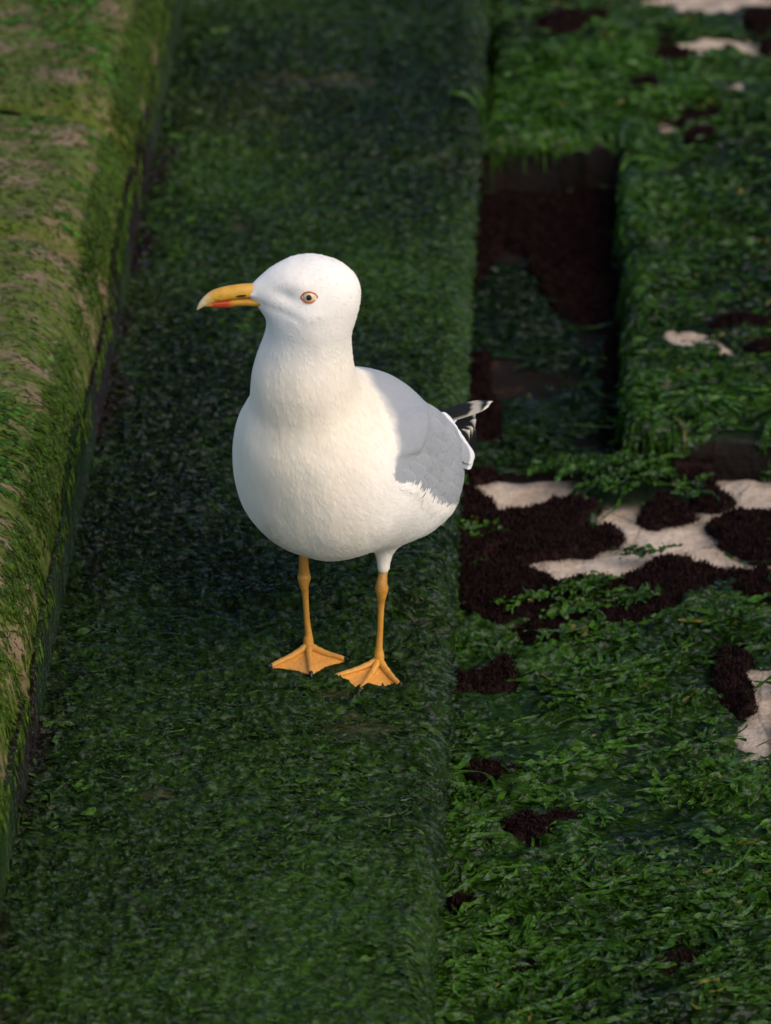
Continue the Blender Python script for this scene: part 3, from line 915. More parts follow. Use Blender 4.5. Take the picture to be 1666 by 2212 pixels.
def project(f, P, it=3):
    for _ in range(it):
        g = grad(f, P)
        P = P - f(P)[:, None] * g / np.maximum((g * g).sum(-1, keepdims=True), 1e-6)
    return P

def unit(v):
    return v / np.maximum(np.linalg.norm(v, axis=-1, keepdims=True), 1e-9)

# materials
def feather_material(name, rough=0.75, bscale=(1, 1, 1), bstr=0.25):
    m, t, p = new_mat(name)
    base = attr(t)
    f1 = noise(t, 1.0, 4, 0.6, bscale)
    base = mixc(t, 0.5, base, ramp(t, f1, [(0.3, (0.90, 0.89, 0.88)), (0.65, (1.03, 1.03, 1.03))]), 'MULTIPLY')
    t.links.new(base, p.inputs['Base Color'])
    p.inputs['Roughness'].default_value = rough
    p.inputs['Specular IOR Level'].default_value = 0.2
    p.inputs['Sheen Weight'].default_value = 0.15
    p.inputs['Sheen Roughness'].default_value = 0.5
    bump(t, f1, bstr, 0.0015, p)
    return m
M['plumage'] = feather_material('white_plumage', 0.8, (260, 260, 90), 0.12)
M['wingf'] = feather_material('grey_wing_plumage', 0.65, (90, 500, 200), 0.2)

def horn_material(name, rough, scale, bstr, bscale=(1, 1, 1)):
    m, t, p = new_mat(name)
    base = attr(t)
    f1 = noise(t, scale, 4, 0.6, bscale)
    base = mixc(t, 0.7, base, ramp(t, f1, [(0.3, (0.72, 0.68, 0.62)), (0.65, (1.05, 1.04, 1.0))]), 'MULTIPLY')
    t.links.new(base, p.inputs['Base Color'])
    p.inputs['Roughness'].default_value = rough
    bump(t, f1, bstr, 0.0008, p)
    return m
M['bill'] = horn_material('yellow_horn', 0.36, 180, 0.15)
M['leg'] = horn_material('orange_scaly_skin', 0.48, 260, 0.5, (1, 1, 2.5))
M['primary'] = horn_material('dark_flight_feather', 0.6, 120, 0.3, (60, 3, 3))
M['primary'].node_tree.nodes['Principled BSDF'].inputs['Specular IOR Level'].default_value = 0.12
M['claw'] = horn_material('black_claw', 0.3, 200, 0.1)
M['web'] = horn_material('orange_web_skin', 0.5, 330, 0.6)
m, t, p = new_mat('eye_gloss'); t.links.new(attr(t), p.inputs['Base Color']); p.inputs['Roughness'].default_value = 0.06
M['eye'] = m
m, t, p = new_mat('eye_ring_skin'); t.links.new(mixc(t, noise(t, 500), (0.42, 0.07, 0.015), (0.55, 0.13, 0.03)), p.inputs['Base Color']); p.inputs['Roughness'].default_value = 0.4
M['ring'] = m

WHITE = np.array([0.82, 0.775, 0.72]); GREY = np.array([0.290, 0.305, 0.330])

# one continuous surface for the plumage; the folded wings are cut from it as parts of their own
V, Q = surface_nets(f_body, (-0.225, -0.125, 0.095), (0.185, 0.125, 0.475), 0.0029)
V = project(f_body, V, 2)
SN = unit(grad(f_body, V))

def plumage_colour(P):
    g = grey_mask(P)[..., None]
    x, y, z = P[..., 0], P[..., 1], P[..., 2]
    # cream stands for warm light painted down the breast, dusty stain on the belly
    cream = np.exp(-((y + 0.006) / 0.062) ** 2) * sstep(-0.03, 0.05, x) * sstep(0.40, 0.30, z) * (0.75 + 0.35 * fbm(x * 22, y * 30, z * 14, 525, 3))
    dirt = np.exp(-((y + 0.022) / 0.022) ** 2 - ((z - 0.165) / 0.026) ** 2) * sstep(0.02, 0.06, x) * np.clip(0.55 + 0.9 * fbm(x * 60, y * 110, z * 40, 526, 3), 0, 1)
    warm = sstep(0.40, 0.34, z) * sstep(-0.075, 0.0, x)  # warm light painted into the white, fading out on the left flank
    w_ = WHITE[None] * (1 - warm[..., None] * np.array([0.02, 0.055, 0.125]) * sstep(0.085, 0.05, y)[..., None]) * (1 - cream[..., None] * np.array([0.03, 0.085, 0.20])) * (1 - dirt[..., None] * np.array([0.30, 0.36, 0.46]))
    return w_ * (1 - g) + GREY * g

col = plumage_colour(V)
hd = np.linalg.norm(V - HC, axis=-1)
fl = (vnoise(V[:, 0] * 330, V[:, 1] * 330, V[:, 2] * 330, 530) > 0.80) & (hd < 0.06) & (V[:, 2] > HC[2] - 0.01)
col[fl] *= 0.82
Vabs = V * np.array([1, 0, 1.0]); Vabs[:, 1] = np.abs(V[:, 1])
isw = (f_wing(Vabs) < f_core(V) - 0.001) & (grey_mask(V) > 0.02)
fw_ = isw[Q].all(1)
side_of = np.where(V[Q].mean(1)[:, 1] > 0, 1, -1)

def submesh(F):
    used = np.unique(F); rm = -np.ones(len(V), np.int64); rm[used] = np.arange(len(used))
    return V[used], rm[F], col[used]

def flow(P):
    """which way the feathers lie"""
    h = sstep(0.365, 0.395, P[:, 2])[:, None]
    bk = sstep(0.30, 0.20, P[:, 2])[:, None]
    body_ = np.array([-0.35, 0, -1.0])[None] * (1 - bk) + np.array([-0.9, 0, -0.55])[None] * bk
    return body_ * (1 - h) + (-HR[:, 0] * 0.8 + np.array([0, 0, -0.5]))[None] * h

def plumes(P, n, d, L, W_, c, lift0, lift1):
    """many small soft feathers lying on the plumage"""
    nt_, ns_ = 6, 3
    d = unit(d - n * (d * n).sum(-1, keepdims=True)); s_ = np.cross(n, d)
    tt = np.linspace(0, 1, nt_)
    pr = np.array([0.35, 0.8, 1.0, 0.95, 0.72, 0.22])
    G = np.zeros((len(P), nt_, ns_, 3))
    for i, t_ in enumerate(tt):
        for j in range(ns_):
            G[:, i, j] = P + d * (L * t_)[:, None] + s_ * (W_ * 0.5 * pr[i] * (j - 1))[:, None]
    T = np.broadcast_to(tt[None, :, None], G.shape[:3]).reshape(-1)
    J = np.broadcast_to(np.array([0, 1, 0])[None, None, :], G.shape[:3]).reshape(-1)
    q = project(f_body, G.reshape(-1, 3), 1)
    gn = unit(grad(f_body, q))
    q = q + gn * (lift0 + lift1 * T + 0.00022 * J)[:, None]
    off = (np.arange(len(P)) * nt_ * ns_)[:, None, None]
    F = (off + grid_faces(nt_, ns_)[None]).reshape(-1, 4)
    return q, F, np.repeat(c, nt_ * ns_, 0)

def plumage_cards(n, seed):
    r = np.random.default_rng(seed)
    fc = r.integers(0, len(Q), n)
    P = V[Q[fc]].mean(1) ; nn = unit(SN[Q[fc]].mean(1))
    g = grey_mask(P)
    keep = (P[:, 2] > 0.118) & (g < 0.35) & ~fw_[fc]
    keep &= np.linalg.norm((P - head(7, 36, 15)), axis=-1) > 0.0115
    keep &= np.linalg.norm((P - head(7, -36, 15)), axis=-1) > 0.0115
    keep &= ((P - HC) @ HR)[:, 0] < 0.040
    tipg = grey_mask(P + unit(flow(P) - nn * (flow(P) * nn).sum(-1, keepdims=True)) * 0.016)
    keep &= (tipg < 0.25) | ((P[:, 2] < 0.225) & (r.uniform(0, 1, n) < 0.4))
    P, nn = P[keep], nn[keep]
    h = sstep(0.35, 0.40, P[:, 2])
    L = (0.017 * (1 - h) + 0.0062 * h) * r.uniform(0.75, 1.25, len(P))
    W_ = L * r.uniform(0.30, 0.46, len(P))
    d = flow(P) + r.normal(0, 0.13, (len(P), 3))
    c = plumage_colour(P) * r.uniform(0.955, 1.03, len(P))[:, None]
    return plumes(P, nn, d, L, W_, c, -0.0007, 0.0009)

bv, bf, bc = submesh(Q[~fw_])
pv, pf, pc = plumage_cards(9000, 31)
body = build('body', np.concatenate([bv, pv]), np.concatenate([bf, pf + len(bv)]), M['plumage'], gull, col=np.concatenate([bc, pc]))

def feathers(specs, f=None, lift0=0.0002, lift1=0.0012):
    """specs: list of (p, d, n, L, W, droop, camber, colour function(t,s)->(…,3)); returns one vertex/face/colour set"""
    VV, FF, CC, off = [], [], [], 0
    nt_, ns_ = 17, 7
    tt = np.linspace(0, 1, nt_); ss = np.linspace(-1, 1, ns_)
    T, S = np.meshgrid(tt, ss, indexing='ij')
    prof = np.clip(np.minimum(1, (T / 0.30) ** 0.6) * np.sqrt(np.clip(1 - np.clip((T - 0.62) / 0.38, 0, 1) ** 2.2, 0, 1)), 0, 1)
    prof = np.maximum(prof, 0.10 * (T < 0.9))
    for (p, d, n, L, W, droop, camber, cf) in specs:
        d = d / np.linalg.norm(d); n = n - d * (n @ d); n = n / np.linalg.norm(n)
        s_ = np.cross(n, d)
        X = T * L - 0.06 * L * S * S * T
        H_ = camber * W * (1 - S * S) * prof - droop * L * T * T
        v = p + X[..., None] * d + (S * W * 0.5 * prof)[..., None] * s_ + H_[..., None] * n
        if f is not None:
            q = project(f, v.reshape(-1, 3), 2)
            q = q + unit(grad(f, q)) * (lift0 + lift1 * T.reshape(-1, 1) + 0.0006 * (1 - S * S).reshape(-1, 1))
            v = q
        VV.append(v.reshape(-1, 3)); FF.append(grid_faces(nt_, ns_) + off); CC.append(cf(T, S).reshape(-1, 3)); off += nt_ * ns_
    return np.concatenate(VV), np.concatenate(FF), np.concatenate(CC)

def fringe(base, edge, lo=0.45, tip=0.74, seed=0):
    def cf(T, S):
        k = np.maximum(sstep(lo, 0.95, np.abs(S)) * sstep(0.2, 0.6, T), sstep(tip, 0.97, T))
        return base[None, None] * (1 - k[..., None]) + edge[None, None] * k[..., None]
    return cf

def make_wing(side):
    r = np.random.default_rng(11)
    wv_, wq_, c = submesh(Q[fw_ & (side_of == side)])
    c = c * (0.96 + 0.10 * fbm(wv_[:, 0] * 40, wv_[:, 1] * 40, wv_[:, 2] * 40, 540, 2))[:, None]
    S = []
    dirv = unit(np.array([-0.74, -0.05, -0.62]))
    # rows of coverts, laid from the rear edge forward so each overlaps the one behind it
    for i in range(20):
        for j in range(17):
            u = i / 19.0; v = (j + 0.5 * (i % 2)) / 16.5
            x = -0.150 + 0.215 * u; z = (0.268 - 0.185 * v) + 0.40 * (x + 0.03)
            line = np.stack([np.full(60, x), np.linspace(0.13, 0.0, 60), np.full(60, z)], -1)
            fv = f_body(line)
            hit = np.argmax(fv < 0)
            if fv[hit] >= 0: continue
            P0 = project(f_body, line[hit:hit + 1], 2)
            n = unit(grad(f_body, P0))[0]
            if n[1] < 0.15 or grey_mask(P0)[0] < 0.9 or f_wing(P0)[0] > 0.010: continue
            lobe = np.interp(P0[0, 0] * 1000, [-120, -47, -23, -7, 0, 8, 24, 40], [262, 262, 254, 245, 240, 243, 247, 250]) / 1000
            if P0[0, 2] > lobe - 0.004: continue
            L = r.uniform(0.026, 0.038); W = L * r.uniform(0.36, 0.48)
            b = GREY * r.uniform(0.93, 1.03)
            dd = dirv + r.normal(0, 0.07, 3)
            S.append((P0[0], dd, n, L, W, 0.0, 0.0, fringe(b, b * r.uniform(1.05, 1.25))))
    v2, f2, c2 = feathers(S, f_body, -0.0002, 0.0008)
    flip = np.array([1, side, 1.0])
    nv = len(wv_)
    o = build('wing', np.concatenate([wv_, v2 * flip]), np.concatenate([wq_, (f2 if side > 0 else f2[:, ::-1]) + nv]), M['wingf'], gull, col=np.concatenate([c, c2]))
    # long grey tertials ending in a white crescent, and the black primaries below and behind them
    S = []
    for q in range(7):
        a = 0.72 * q / 6
        tip = np.array([-0.145, np.interp(a, [0, 0.6, 1], [0.043, 0.0655, 0.0605]), np.interp(a, [0, 0.6, 1], [0.199, 0.169, 0.147])])
        d = unit(np.array([-0.80, -0.10, -0.35 - 0.15 * a]))
        n = np.array([-0.25, 1.0, 0.55 - 0.3 * a])
        def cf(T, Sx, g=GREY * (0.92 + 0.03 * q)):
            k = sstep(0.58, 0.62, T + 0.04 * np.abs(Sx))
            return g[None, None] * (1 - k[..., None]) + np.array([0.80, 0.80, 0.79])[None, None] * k[..., None]
        S.append((tip - d * 0.060, d, n, 0.060, 0.020, 0.03, 0.10, cf))
    v2, f2, c2 = feathers(S)
    build('tertial_feathers', v2 * flip, f2 if side > 0 else f2[:, ::-1], M['wingf'], o, col=c2)
    S = []
    cross = side < 0                                                    # the far wing's tip lies lower, across the tail
    # base, tip, width, kind of marking
    prim = [((-0.112, 0.046, 0.140), (-0.212, 0.0315, 0.157), 0.036, 0), ((-0.108, 0.042, 0.152), (-0.190, 0.0360, 0.168), 0.028, 1),
            ((-0.110, 0.040, 0.152), (-0.202, 0.0335, 0.1665), 0.028, 1), ((-0.112, 0.038, 0.153), (-0.2115, 0.0315, 0.169), 0.028, 1),
            ((-0.114, 0.036, 0.155), (-0.217, 0.0285, 0.175), 0.028, 1), ((-0.128, 0.020, 0.200), (-0.217, 0.047, 0.189), 0.016, 2)]
    for q, (base, tp, W_, kind_) in enumerate(prim):
        tp, base = np.array(tp), np.array(base)
        if cross:
            tp = tp * [0.96, 0.0, 1] + [0, 0.002 + 0.002 * q, -0.024]
            base = base * [1, 0.45, 1] - [0, 0, 0.026]
        L = np.linalg.norm(tp - base)
        d = unit(tp - base)
        def cf(T, Sx, kind_=kind_):
            if kind_ == 2:
                z = T - 0.08 * Sx
                k = np.maximum(sstep(0.91, 0.93, z), 0.5 * sstep(0.66, 0.68, z) * sstep(0.82, 0.80, z))
                k = np.maximum(k, 0.5 * sstep(0.93, 0.99, -Sx))
            else:
                k = sstep(0.925, 0.94, T + 0.012 * Sx) * kind_
            return np.array([0.006, 0.006, 0.0065])[None, None] * (1 - k[..., None]) + np.array([0.64, 0.60, 0.54])[None, None] * k[..., None]
        S.append((base, d, np.array([-0.22, 1.0, 0.32]) if kind_ < 2 else np.array([-0.1, 0.55, 1.0]), L, W_, 0.0, 0.10, cf))
    v2, f2, c2 = feathers(S)
    build('primary_feathers', v2 * flip, f2 if side > 0 else f2[:, ::-1], M['primary'], o, col=c2)
    return o
make_wing(1); make_wing(-1)

# soft white feathers that overlap the lower and front edges of the grey, and the white tail
r = np.random.default_rng(23)
gm = grey_mask(V)
e_ = 0.007
below = grey_mask(V + np.array([0.006, 0, 0.010])) > 0.5
cand = np.argwhere((gm < 0.25) & below & (np.abs(V[:, 1]) > 0.035) & (V[:, 2] < 0.27)).ravel()
for side in (1, -1):
    cs = cand[V[cand, 1] * side > 0]
    pk = cs[r.integers(0, len(cs), 1000)]
    pk = pk[V[pk, 2] < 0.232]
    P = V[pk]; nn = SN[pk]
    low = sstep(0.235, 0.205, P[:, 2])[:, None]
    d = np.array([-0.80, 0.1 * side, 0.46])[None] * low + np.array([-0.95, 0, -0.25])[None] * (1 - low) + r.normal(0, 0.32, (len(P), 3))
    L = (r.uniform(0.006, 0.017, len(P)) * low[:, 0] + r.uniform(0.005, 0.009, len(P)) * (1 - low[:, 0]))
    P = P - unit(d) * (L * r.uniform(0.2, 0.6, len(P)))[:, None]
    v2, f2, c2 = plumes(P, nn, d, L, L * r.uniform(0.12, 0.24, len(P)), np.repeat(WHITE[None], len(P), 0) * r.uniform(0.97, 1.03, (len(P), 1)), 0.0002, 0.0016)
    build('flank_feathers', v2, f2, M['plumage'], gull, col=c2)
S = []
for q in range(7):
    a = (q - 3) / 3
    S.append((np.array([-0.155, 0.014 * a, 0.160]), np.array([-1, 0.16 * a, -0.06]), np.array([0, 0.05 * a, 1.0]), 0.075 - 0.008 * abs(a), 0.030, 0.02, 0.06,
              lambda T, Sx: np.broadcast_to(WHITE, T.shape + (3,))))
v2, f2, c2 = feathers(S)
build('tail', v2, f2, M['plumage'], gull, col=c2)

# bill: two lofted mandibles; profile points in the head's own frame (along, up) millimetres
def loft(rows, name, mat, parent, colf, nseg=20):
    """rows: (centre(3), up-half, down-half, half width) in head millimetres"""
    rows = np.array(rows, float)
    rows[:, 0] = 30 + (rows[:, 0] - 30) * 0.93; rows[:, 1] += BZ; rows[:, 2:4] *= 0.92
    # smooth resample
    tt = np.linspace(0, len(rows) - 1, (len(rows) - 1) * 5 + 1)
    def cr(col_):
        y = rows[:, col_]; out = []
        for t_ in tt:
            i = min(int(t_), len(y) - 2); f = t_ - i
            p0, p1, p2, p3 = y[max(i - 1, 0)], y[i], y[i + 1], y[min(i + 2, len(y) - 1)]
            out.append(0.5 * (2 * p1 + (p2 - p0) * f + (2 * p0 - 5 * p1 + 4 * p2 - p3) * f * f + (3 * p1 - p0 - 3 * p2 + p3) * f ** 3))
        return np.array(out)
    X, Z, U, D, W_ = [cr(i) for i in range(5)]
    an = np.linspace(0, 2 * math.pi, nseg, endpoint=False)
    ca, sa = np.cos(an), np.sin(an)
    pts = np.zeros((len(tt), nseg, 3))
    pts[..., 0] = X[:, None]
    pts[..., 1] = W_[:, None] * np.sign(ca) * np.abs(ca) ** 0.85
    pts[..., 2] = Z[:, None] + np.where(sa > 0, U[:, None] * np.abs(sa) ** 1.0, -D[:, None] * np.abs(sa) ** 0.8)
    hp = pts.reshape(-1, 3)
    v = HC + (hp / 1000.0) @ HR.T
    n = len(tt)
    i = np.arange(n - 1)[:, None] * nseg + np.arange(nseg)[None]
    j = np.arange(n - 1)[:, None] * nseg + (np.arange(nseg) + 1)[None] % nseg
    F = np.stack([i, i + nseg, j + nseg, j], -1).reshape(-1, 4)
    e0 = np.arange(nseg)[None, :]; e1 = e0 + (n - 1) * nseg
    return build(name, v, [F, np.stack([np.full(nseg - 2, 0), np.arange(1, nseg - 1), np.arange(2, nseg)], -1),
                           np.stack([np.full(nseg - 2, (n - 1) * nseg), np.arange(2, nseg) + (n - 1) * nseg, np.arange(1, nseg - 1) + (n - 1) * nseg], -1)],
                 mat, parent, col=colf(hp))
BZ = 13.5
YEL = np.array([0.62, 0.33, 0.035]); CREAM = np.array([0.72, 0.60, 0.34]); RED = np.array([0.50, 0.055, 0.012])
def upper_col(h):
    h = (h - [30, 0, BZ]) / [0.93, 1, 1] + [30, 0, 0]
    k = sstep(90, 107, h[:, 0]); c = YEL[None] * (1 - k[:, None]) + CREAM[None] * k[:, None]
    k2 = sstep(62, 50, h[:, 0]) * 0.35
    c = c * (1 - k2[:, None]) + np.array([0.70, 0.45, 0.18])[None] * k2[:, None]
    d = sstep(2.6, 0.8, np.abs(h[:, 0] - 88 - (h[:, 2] + 12.5) * 2.2)) * sstep(-18, -14.5, h[:, 2]) * sstep(-9.5, -12, h[:, 2]) * 0.75
    return c * (1 - d[:, None]) + np.array([0.05, 0.035, 0.02])[None] * d[:, None]
def lower_col(h):
    h = (h - [30, 0, BZ]) / [0.93, 1, 1] + [30, 0, 0]
    c = np.repeat(YEL[None] * [0.92, 0.88, 0.9], len(h), 0)
    k = sstep(72, 80, h[:, 0] + 0.4 * fbm(h[:, 0] * .4, h[:, 2] * .4, 0, 5)) * sstep(98, 92, h[:, 0])
    c = c * (1 - k[:, None]) + RED[None] * k[:, None]
    g = sstep(98, 103, h[:, 0]); c = c * (1 - g[:, None]) + CREAM[None] * 0.9 * g[:, None]
    dk = sstep(-12.4, -10.6, h[:, 2] + (h[:, 0] - 60) * 0.05) * 0.35  # shade between the mandibles, painted along the upper edge
    return c * (1 - dk[:, None])
bill = loft([(26, -8.0, 4.6, 4.0, 6.6), (44, -7.2, 7.6, 4.4, 7.2), (60, -7.0, 8.2, 4.8, 6.6), (72, -7.6, 8.2, 5.2, 5.9), (84, -8.8, 7.8, 5.6, 5.2), (94, -11.2, 7.2, 5.2, 4.2),
             (101, -14.8, 5.8, 4.4, 3.0), (106, -18.6, 3.6, 3.0, 1.9), (108.5, -21.8, 1.2, 1.0, 0.8)], 'upper_mandible', M['bill'], gull, upper_col)
loft([(22, -14.4, 1.6, 2.2, 18.0), (32, -14.4, 2.0, 3.0, 15.4), (42, -14.6, 2.8, 4.0, 12.2), (54, -15.0, 3.4, 5.0, 8.2), (70, -15.0, 3.0, 4.8, 5.4), (80, -15.8, 2.8, 5.6, 4.7), (88, -16.4, 2.8, 4.8, 4.0), (96, -17.0, 2.2, 3.0, 2.8), (101, -17.8, 1.2, 1.2, 1.5)],
     'lower_mandible', M['bill'], gull, lower_col)
# nostril slits
for s in (1, -1):
    sp = []
    for i in range(11):
        tq = i / 10; x = 59 + 10 * tq
        ww = 0.9 * math.sin(math.pi * tq) ** 0.6 + 0.05
        y = (6.75 - 0.06 * (x - 60)) * s
        sp.append([(x, y, BZ - 7.4 - 0.08 * (x - 60) + ww), (x, y + 0.15 * s, BZ - 7.4 - 0.08 * (x - 60) - ww)])
    sp = np.array(sp).reshape(-1, 3)
    back = sp - [0, 1.2 * s, 0]
    v = HC + (np.concatenate([sp, back]) / 1000) @ HR.T
    F = grid_faces(11, 2)
    build('nostril', v, np.concatenate([F, F[:, ::-1] + 22]), M['claw'], bill, col=np.full((44, 3), 0.015))

# eyes
def sphere(n=24, m=16):
    th = np.linspace(0, 2 * math.pi, n, endpoint=False); ph = np.linspace(0.02, math.pi - 0.02, m)
    P_, T_ = np.meshgrid(ph, th, indexing='ij')
    v = np.stack([np.sin(P_) * np.cos(T_), np.sin(P_) * np.sin(T_), np.cos(P_)], -1).reshape(-1, 3)
    i = np.arange(m - 1)[:, None] * n + np.arange(n)[None]; j = np.arange(m - 1)[:, None] * n + (np.arange(n) + 1)[None] % n
    return v, np.stack([i, i + n, j + n, j], -1).reshape(-1, 4)
for s in (1, -1):
    guess = head(7, s * 36, 15)
    ep = project(f_body, guess[None], 4)[0]
    en = unit(grad(f_body, ep[None]))[0]
    en = unit(en + 0.35 * HR[:, 1] * s)
    ex = unit(np.cross(en, np.array([0, 0, 1.0])) * s); ez = np.cross(en, ex) * s
    if ez[2] < 0: ez = -ez
    fw = HR[:, 0] - en * (HR[:, 0] @ en); fw = unit(fw)
    ez = unit(np.cross(en, fw)); ez = ez if ez[2] > 0 else -ez
    v, F = sphere(40, 28)
    R_ = 0.0064
    cen = ep - en * 0.0034
    # sphere poles on the line of sight: z -> en
    B = np.stack([fw, ez, en], 0)
    vv = cen + (v * R_) @ B
    rim = np.degrees(np.arccos(np.clip(v[:, 2], -1, 1)))
    c = np.where(rim[:, None] < 21, np.array([[0.004, 0.004, 0.004]]), np.array([[0.62, 0.53, 0.32]]))
    c = np.where(((rim > 21) & (rim < 27))[:, None], np.array([[0.38, 0.28, 0.12]]), c)
    eye = build('eye', vv, F, M['eye'], gull, col=c)
    # lid ring, almond shaped
    na, nb = 40, 10
    A = np.linspace(0, 2 * math.pi, na, endpoint=False); Bn = np.linspace(0, 2 * math.pi, nb, endpoint=False)
    AA, BB = np.meshgrid(A, Bn, indexing='ij')
    ru, rv_ = 0.0061 + 0.0010 * np.abs(np.cos(AA)) ** 6, 0.0047
    cu, cv = ru * np.cos(AA), rv_ * np.sin(AA)
    thick = 0.00085
    rr2 = cu ** 2 + cv ** 2
    ring_h = np.sqrt(np.maximum((R_ + 0.0002) ** 2 - rr2, 1e-8))
    ring_h = np.maximum(ring_h, 0.0026)
    pr = cen + (cu + thick * np.cos(BB) * np.cos(AA))[..., None] * fw + (cv + thick * np.cos(BB) * np.sin(AA))[..., None] * ez + (ring_h + thick * 0.9 * np.sin(BB))[..., None] * en
    i = np.arange(na)[:, None] * nb + np.arange(nb)[None]; i2 = (np.arange(na)[:, None] + 1) % na * nb + np.arange(nb)[None]
    j = np.arange(na)[:, None] * nb + (np.arange(nb)[None] + 1) % nb; j2 = (np.arange(na)[:, None] + 1) % na * nb + (np.arange(nb)[None] + 1) % nb
    build('eye_ring', pr.reshape(-1, 3), np.stack([i, i2, j2, j], -1).reshape(-1, 4), M['ring'], eye)

# legs
def tube(path, radii, ns=16, squash=None):
    path = np.asarray(path, float); k = len(path)
    tg = np.gradient(path, axis=0); tg = unit(tg)
    ref = np.array([0.3, 1.0, 0.05])
    a = unit(np.cross(tg, ref)); b_ = np.cross(tg, a)
    th = np.linspace(0, 2 * math.pi, ns, endpoint=False)
    rr_ = np.asarray(radii)[:, None, None]
    v = path[:, None] + rr_ * (np.cos(th)[None, :, None] * a[:, None] + np.sin(th)[None, :, None] * b_[:, None])
    i = np.arange(k - 1)[:, None] * ns + np.arange(ns)[None]; j = np.arange(k - 1)[:, None] * ns + (np.arange(ns) + 1)[None] % ns
    F = [np.stack([i, i + ns, j + ns, j], -1).reshape(-1, 4)]
    for row, fl_ in ((0, 0), (k - 1, 1)):
        q = np.stack([np.full(ns - 2, row * ns), row * ns + np.arange(1, ns - 1), row * ns + np.arange(2, ns)], -1)
        F.append(q[:, ::-1] if fl_ else q)
    return v.reshape(-1, 3), F

def resample(pts, n):
    pts = np.asarray(pts, float); tt = np.linspace(0, len(pts) - 1, n); out = []
    for t_ in tt:
        i = min(int(t_), len(pts) - 2); f = t_ - i
        p0, p1, p2, p3 = pts[max(i - 1, 0)], pts[i], pts[i + 1], pts[min(i + 2, len(pts) - 1)]
        out.append(0.5 * (2 * p1 + (p2 - p0) * f + (2 * p0 - 5 * p1 + 4 * p2 - p3) * f * f + (3 * p1 - p0 - 3 * p2 + p3) * f ** 3))
    return np.array(out)

def join(sets):
    VV, F4, F3, off = [], [], [], 0
    for v, F in sets:
        VV.append(v)
        for f_ in (F if isinstance(F, list) else [F]):
            (F4 if f_.shape[1] == 4 else F3).append(f_ + off)
        off += len(v)
    return np.concatenate(VV), [np.concatenate(F4)] + ([np.concatenate(F3)] if F3 else [])

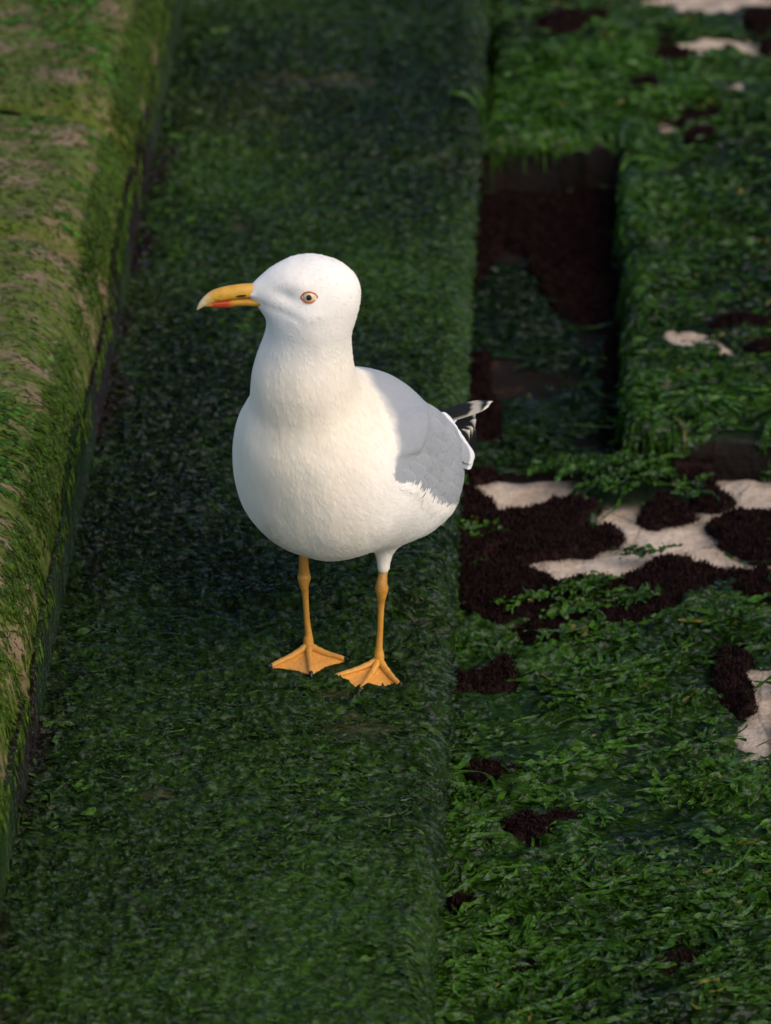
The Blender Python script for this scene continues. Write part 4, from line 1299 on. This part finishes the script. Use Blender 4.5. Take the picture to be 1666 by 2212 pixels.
ORANGE = np.array([0.66, 0.31, 0.045]); WEBC = np.array([0.78, 0.36, 0.075])
def make_leg(knee, hock, ankle, tips, hind):
    """(right, away, up) mm; tips: outer, middle, inner toe"""
    P_ = [np.array(q, float) for q in (knee, hock, ankle)]
    path = resample([P_[0], P_[0] * .45 + P_[1] * .55, P_[1] + [0, 0, 6], P_[1], P_[1] - [0, 0, 8], P_[1] * .75 + P_[2] * .25 + [0, 1, 0], P_[1] * .4 + P_[2] * .6 + [0, 1, 0],
                     P_[2] + [0, 0, 12], P_[2] + [0, 0, 5], P_[2]], 64)
    rad_ = resample([[4.5], [4.3], [5.2], [6.3], [4.4], [3.1], [2.8], [3.3], [4.6], [5.0]], 64)[:, 0]
    rad_ = rad_ * (1 + 0.012 * np.sin(np.arange(64) * 2.0))
    sets = [tube(loc(path[:, 0], path[:, 1], path[:, 2]), rad_ / 1000)]
    claws, toes = [], []
    root = P_[2] * [1, 1, 0] + [0, -1, 0]
    for tp in tips:
        tp = np.array(tp, float)
        mid = root * .5 + tp * .5
        pth = resample([P_[2] + [0, 0, -1], root * .8 + tp * .2 + [0, 0, 7.5], mid + [0, 0, 5.2], root * .2 + tp * .8 + [0, 0, 4.4], tp + [0, 0, 3.2]], 26)
        rr_ = np.interp(np.linspace(0, 1, 26), [0, .2, .55, .8, .95, 1], [4.2, 3.4, 2.7, 2.5, 2.3, 1.2]) * (1 + 0.05 * np.sin(np.arange(26) * 1.6))
        toes.append(pth)
        sets.append(tube(loc(pth[:, 0], pth[:, 1], pth[:, 2]), rr_ / 1000, 12))
        dv = unit((tp - root) * [1, 1, 0])
        cl = resample([tp + [0, 0, 3.6] - dv * 1.5, tp + [0, 0, 4.2] + dv * 1.5, tp + dv * 4.0 + [0, 0, 2.4], tp + dv * 5.4 + [0, 0, 0.2]], 12)
        claws.append(tube(loc(cl[:, 0], cl[:, 1], cl[:, 2]), np.interp(np.linspace(0, 1, 12), [0, .3, .7, 1], [1.9, 2.0, 1.3, .3]) / 1000, 10))
    hv = np.array(hind, float)
    pth = resample([P_[2] + [0, 3, 4], P_[2] + hv * .5 + [0, 0, 2], P_[2] + hv], 10)
    sets.append(tube(loc(pth[:, 0], pth[:, 1], pth[:, 2]), np.linspace(2.4, 1.1, 10) / 1000, 10))
    v, F = join(sets)
    c = ORANGE[None] * (0.92 + 0.1 * fbm(v[:, 0] * 300, v[:, 1] * 300, v[:, 2] * 120, 601))[:, None]
    up = sstep(0.080, 0.095, v[:, 2])
    c = c * (1 - 0.25 * up[:, None])
    leg = build('leg', v, F, M['leg'], gull, col=c)
    # web between the toes
    wv = []
    for a, b_ in ((0, 1), (1, 2)):
        nn, mm = 22, 13
        g = np.zeros((nn, mm, 3))
        for i in range(nn):
            tq = i / (nn - 1)
            for j in range(mm):
                s = j / (mm - 1)
                cut = 1 - 0.16 * math.sin(math.pi * s) - 0.012 * abs(math.sin(j * 2.4))
                kk = tq * cut * 25
                ia = min(int(kk), 24); fa_ = kk - ia
                pa = toes[a][ia] * (1 - fa_) + toes[a][ia + 1] * fa_; pb = toes[b_][ia] * (1 - fa_) + toes[b_][ia + 1] * fa_
                g[i, j] = pa * (1 - s) + pb * s
                g[i, j, 2] -= (1.2 + 1.6 * math.sin(math.pi * s) * tq) - 0.5 * math.sin(s * 26 + tq * 3) * tq * math.sin(math.pi * s)
        g = g.reshape(-1, 3); f_ = grid_faces(nn, mm)
        wv.append((loc(g[:, 0], g[:, 1], g[:, 2]), f_))
        wv.append((loc(g[:, 0], g[:, 1], g[:, 2] - 0.8), f_[:, ::-1]))
    v, F = join(wv)
    build('web', v, F, M['web'], leg, col=WEBC[None] * (0.95 + 0.1 * fbm(v[:, 0] * 150, v[:, 1] * 150, 0, 605))[:, None])
    for v, F in claws:
        build('claw', v, F, M['claw'], leg, col=np.full((len(v), 3), 0.012))
make_leg((-36, 6, 132), (-35.4, 10, 85), (-32, 16, 11), [(-67, -14, 0), (-29, -27, 0), (3, -1, 0)], (3, 12, -9))
make_leg((40, -4, 120), (37, -15, 87), (34.5, -12, 11), [(-8, -34, 0), (17, -59, 0), (57.5, -58, 0)], (3, 12, -9))
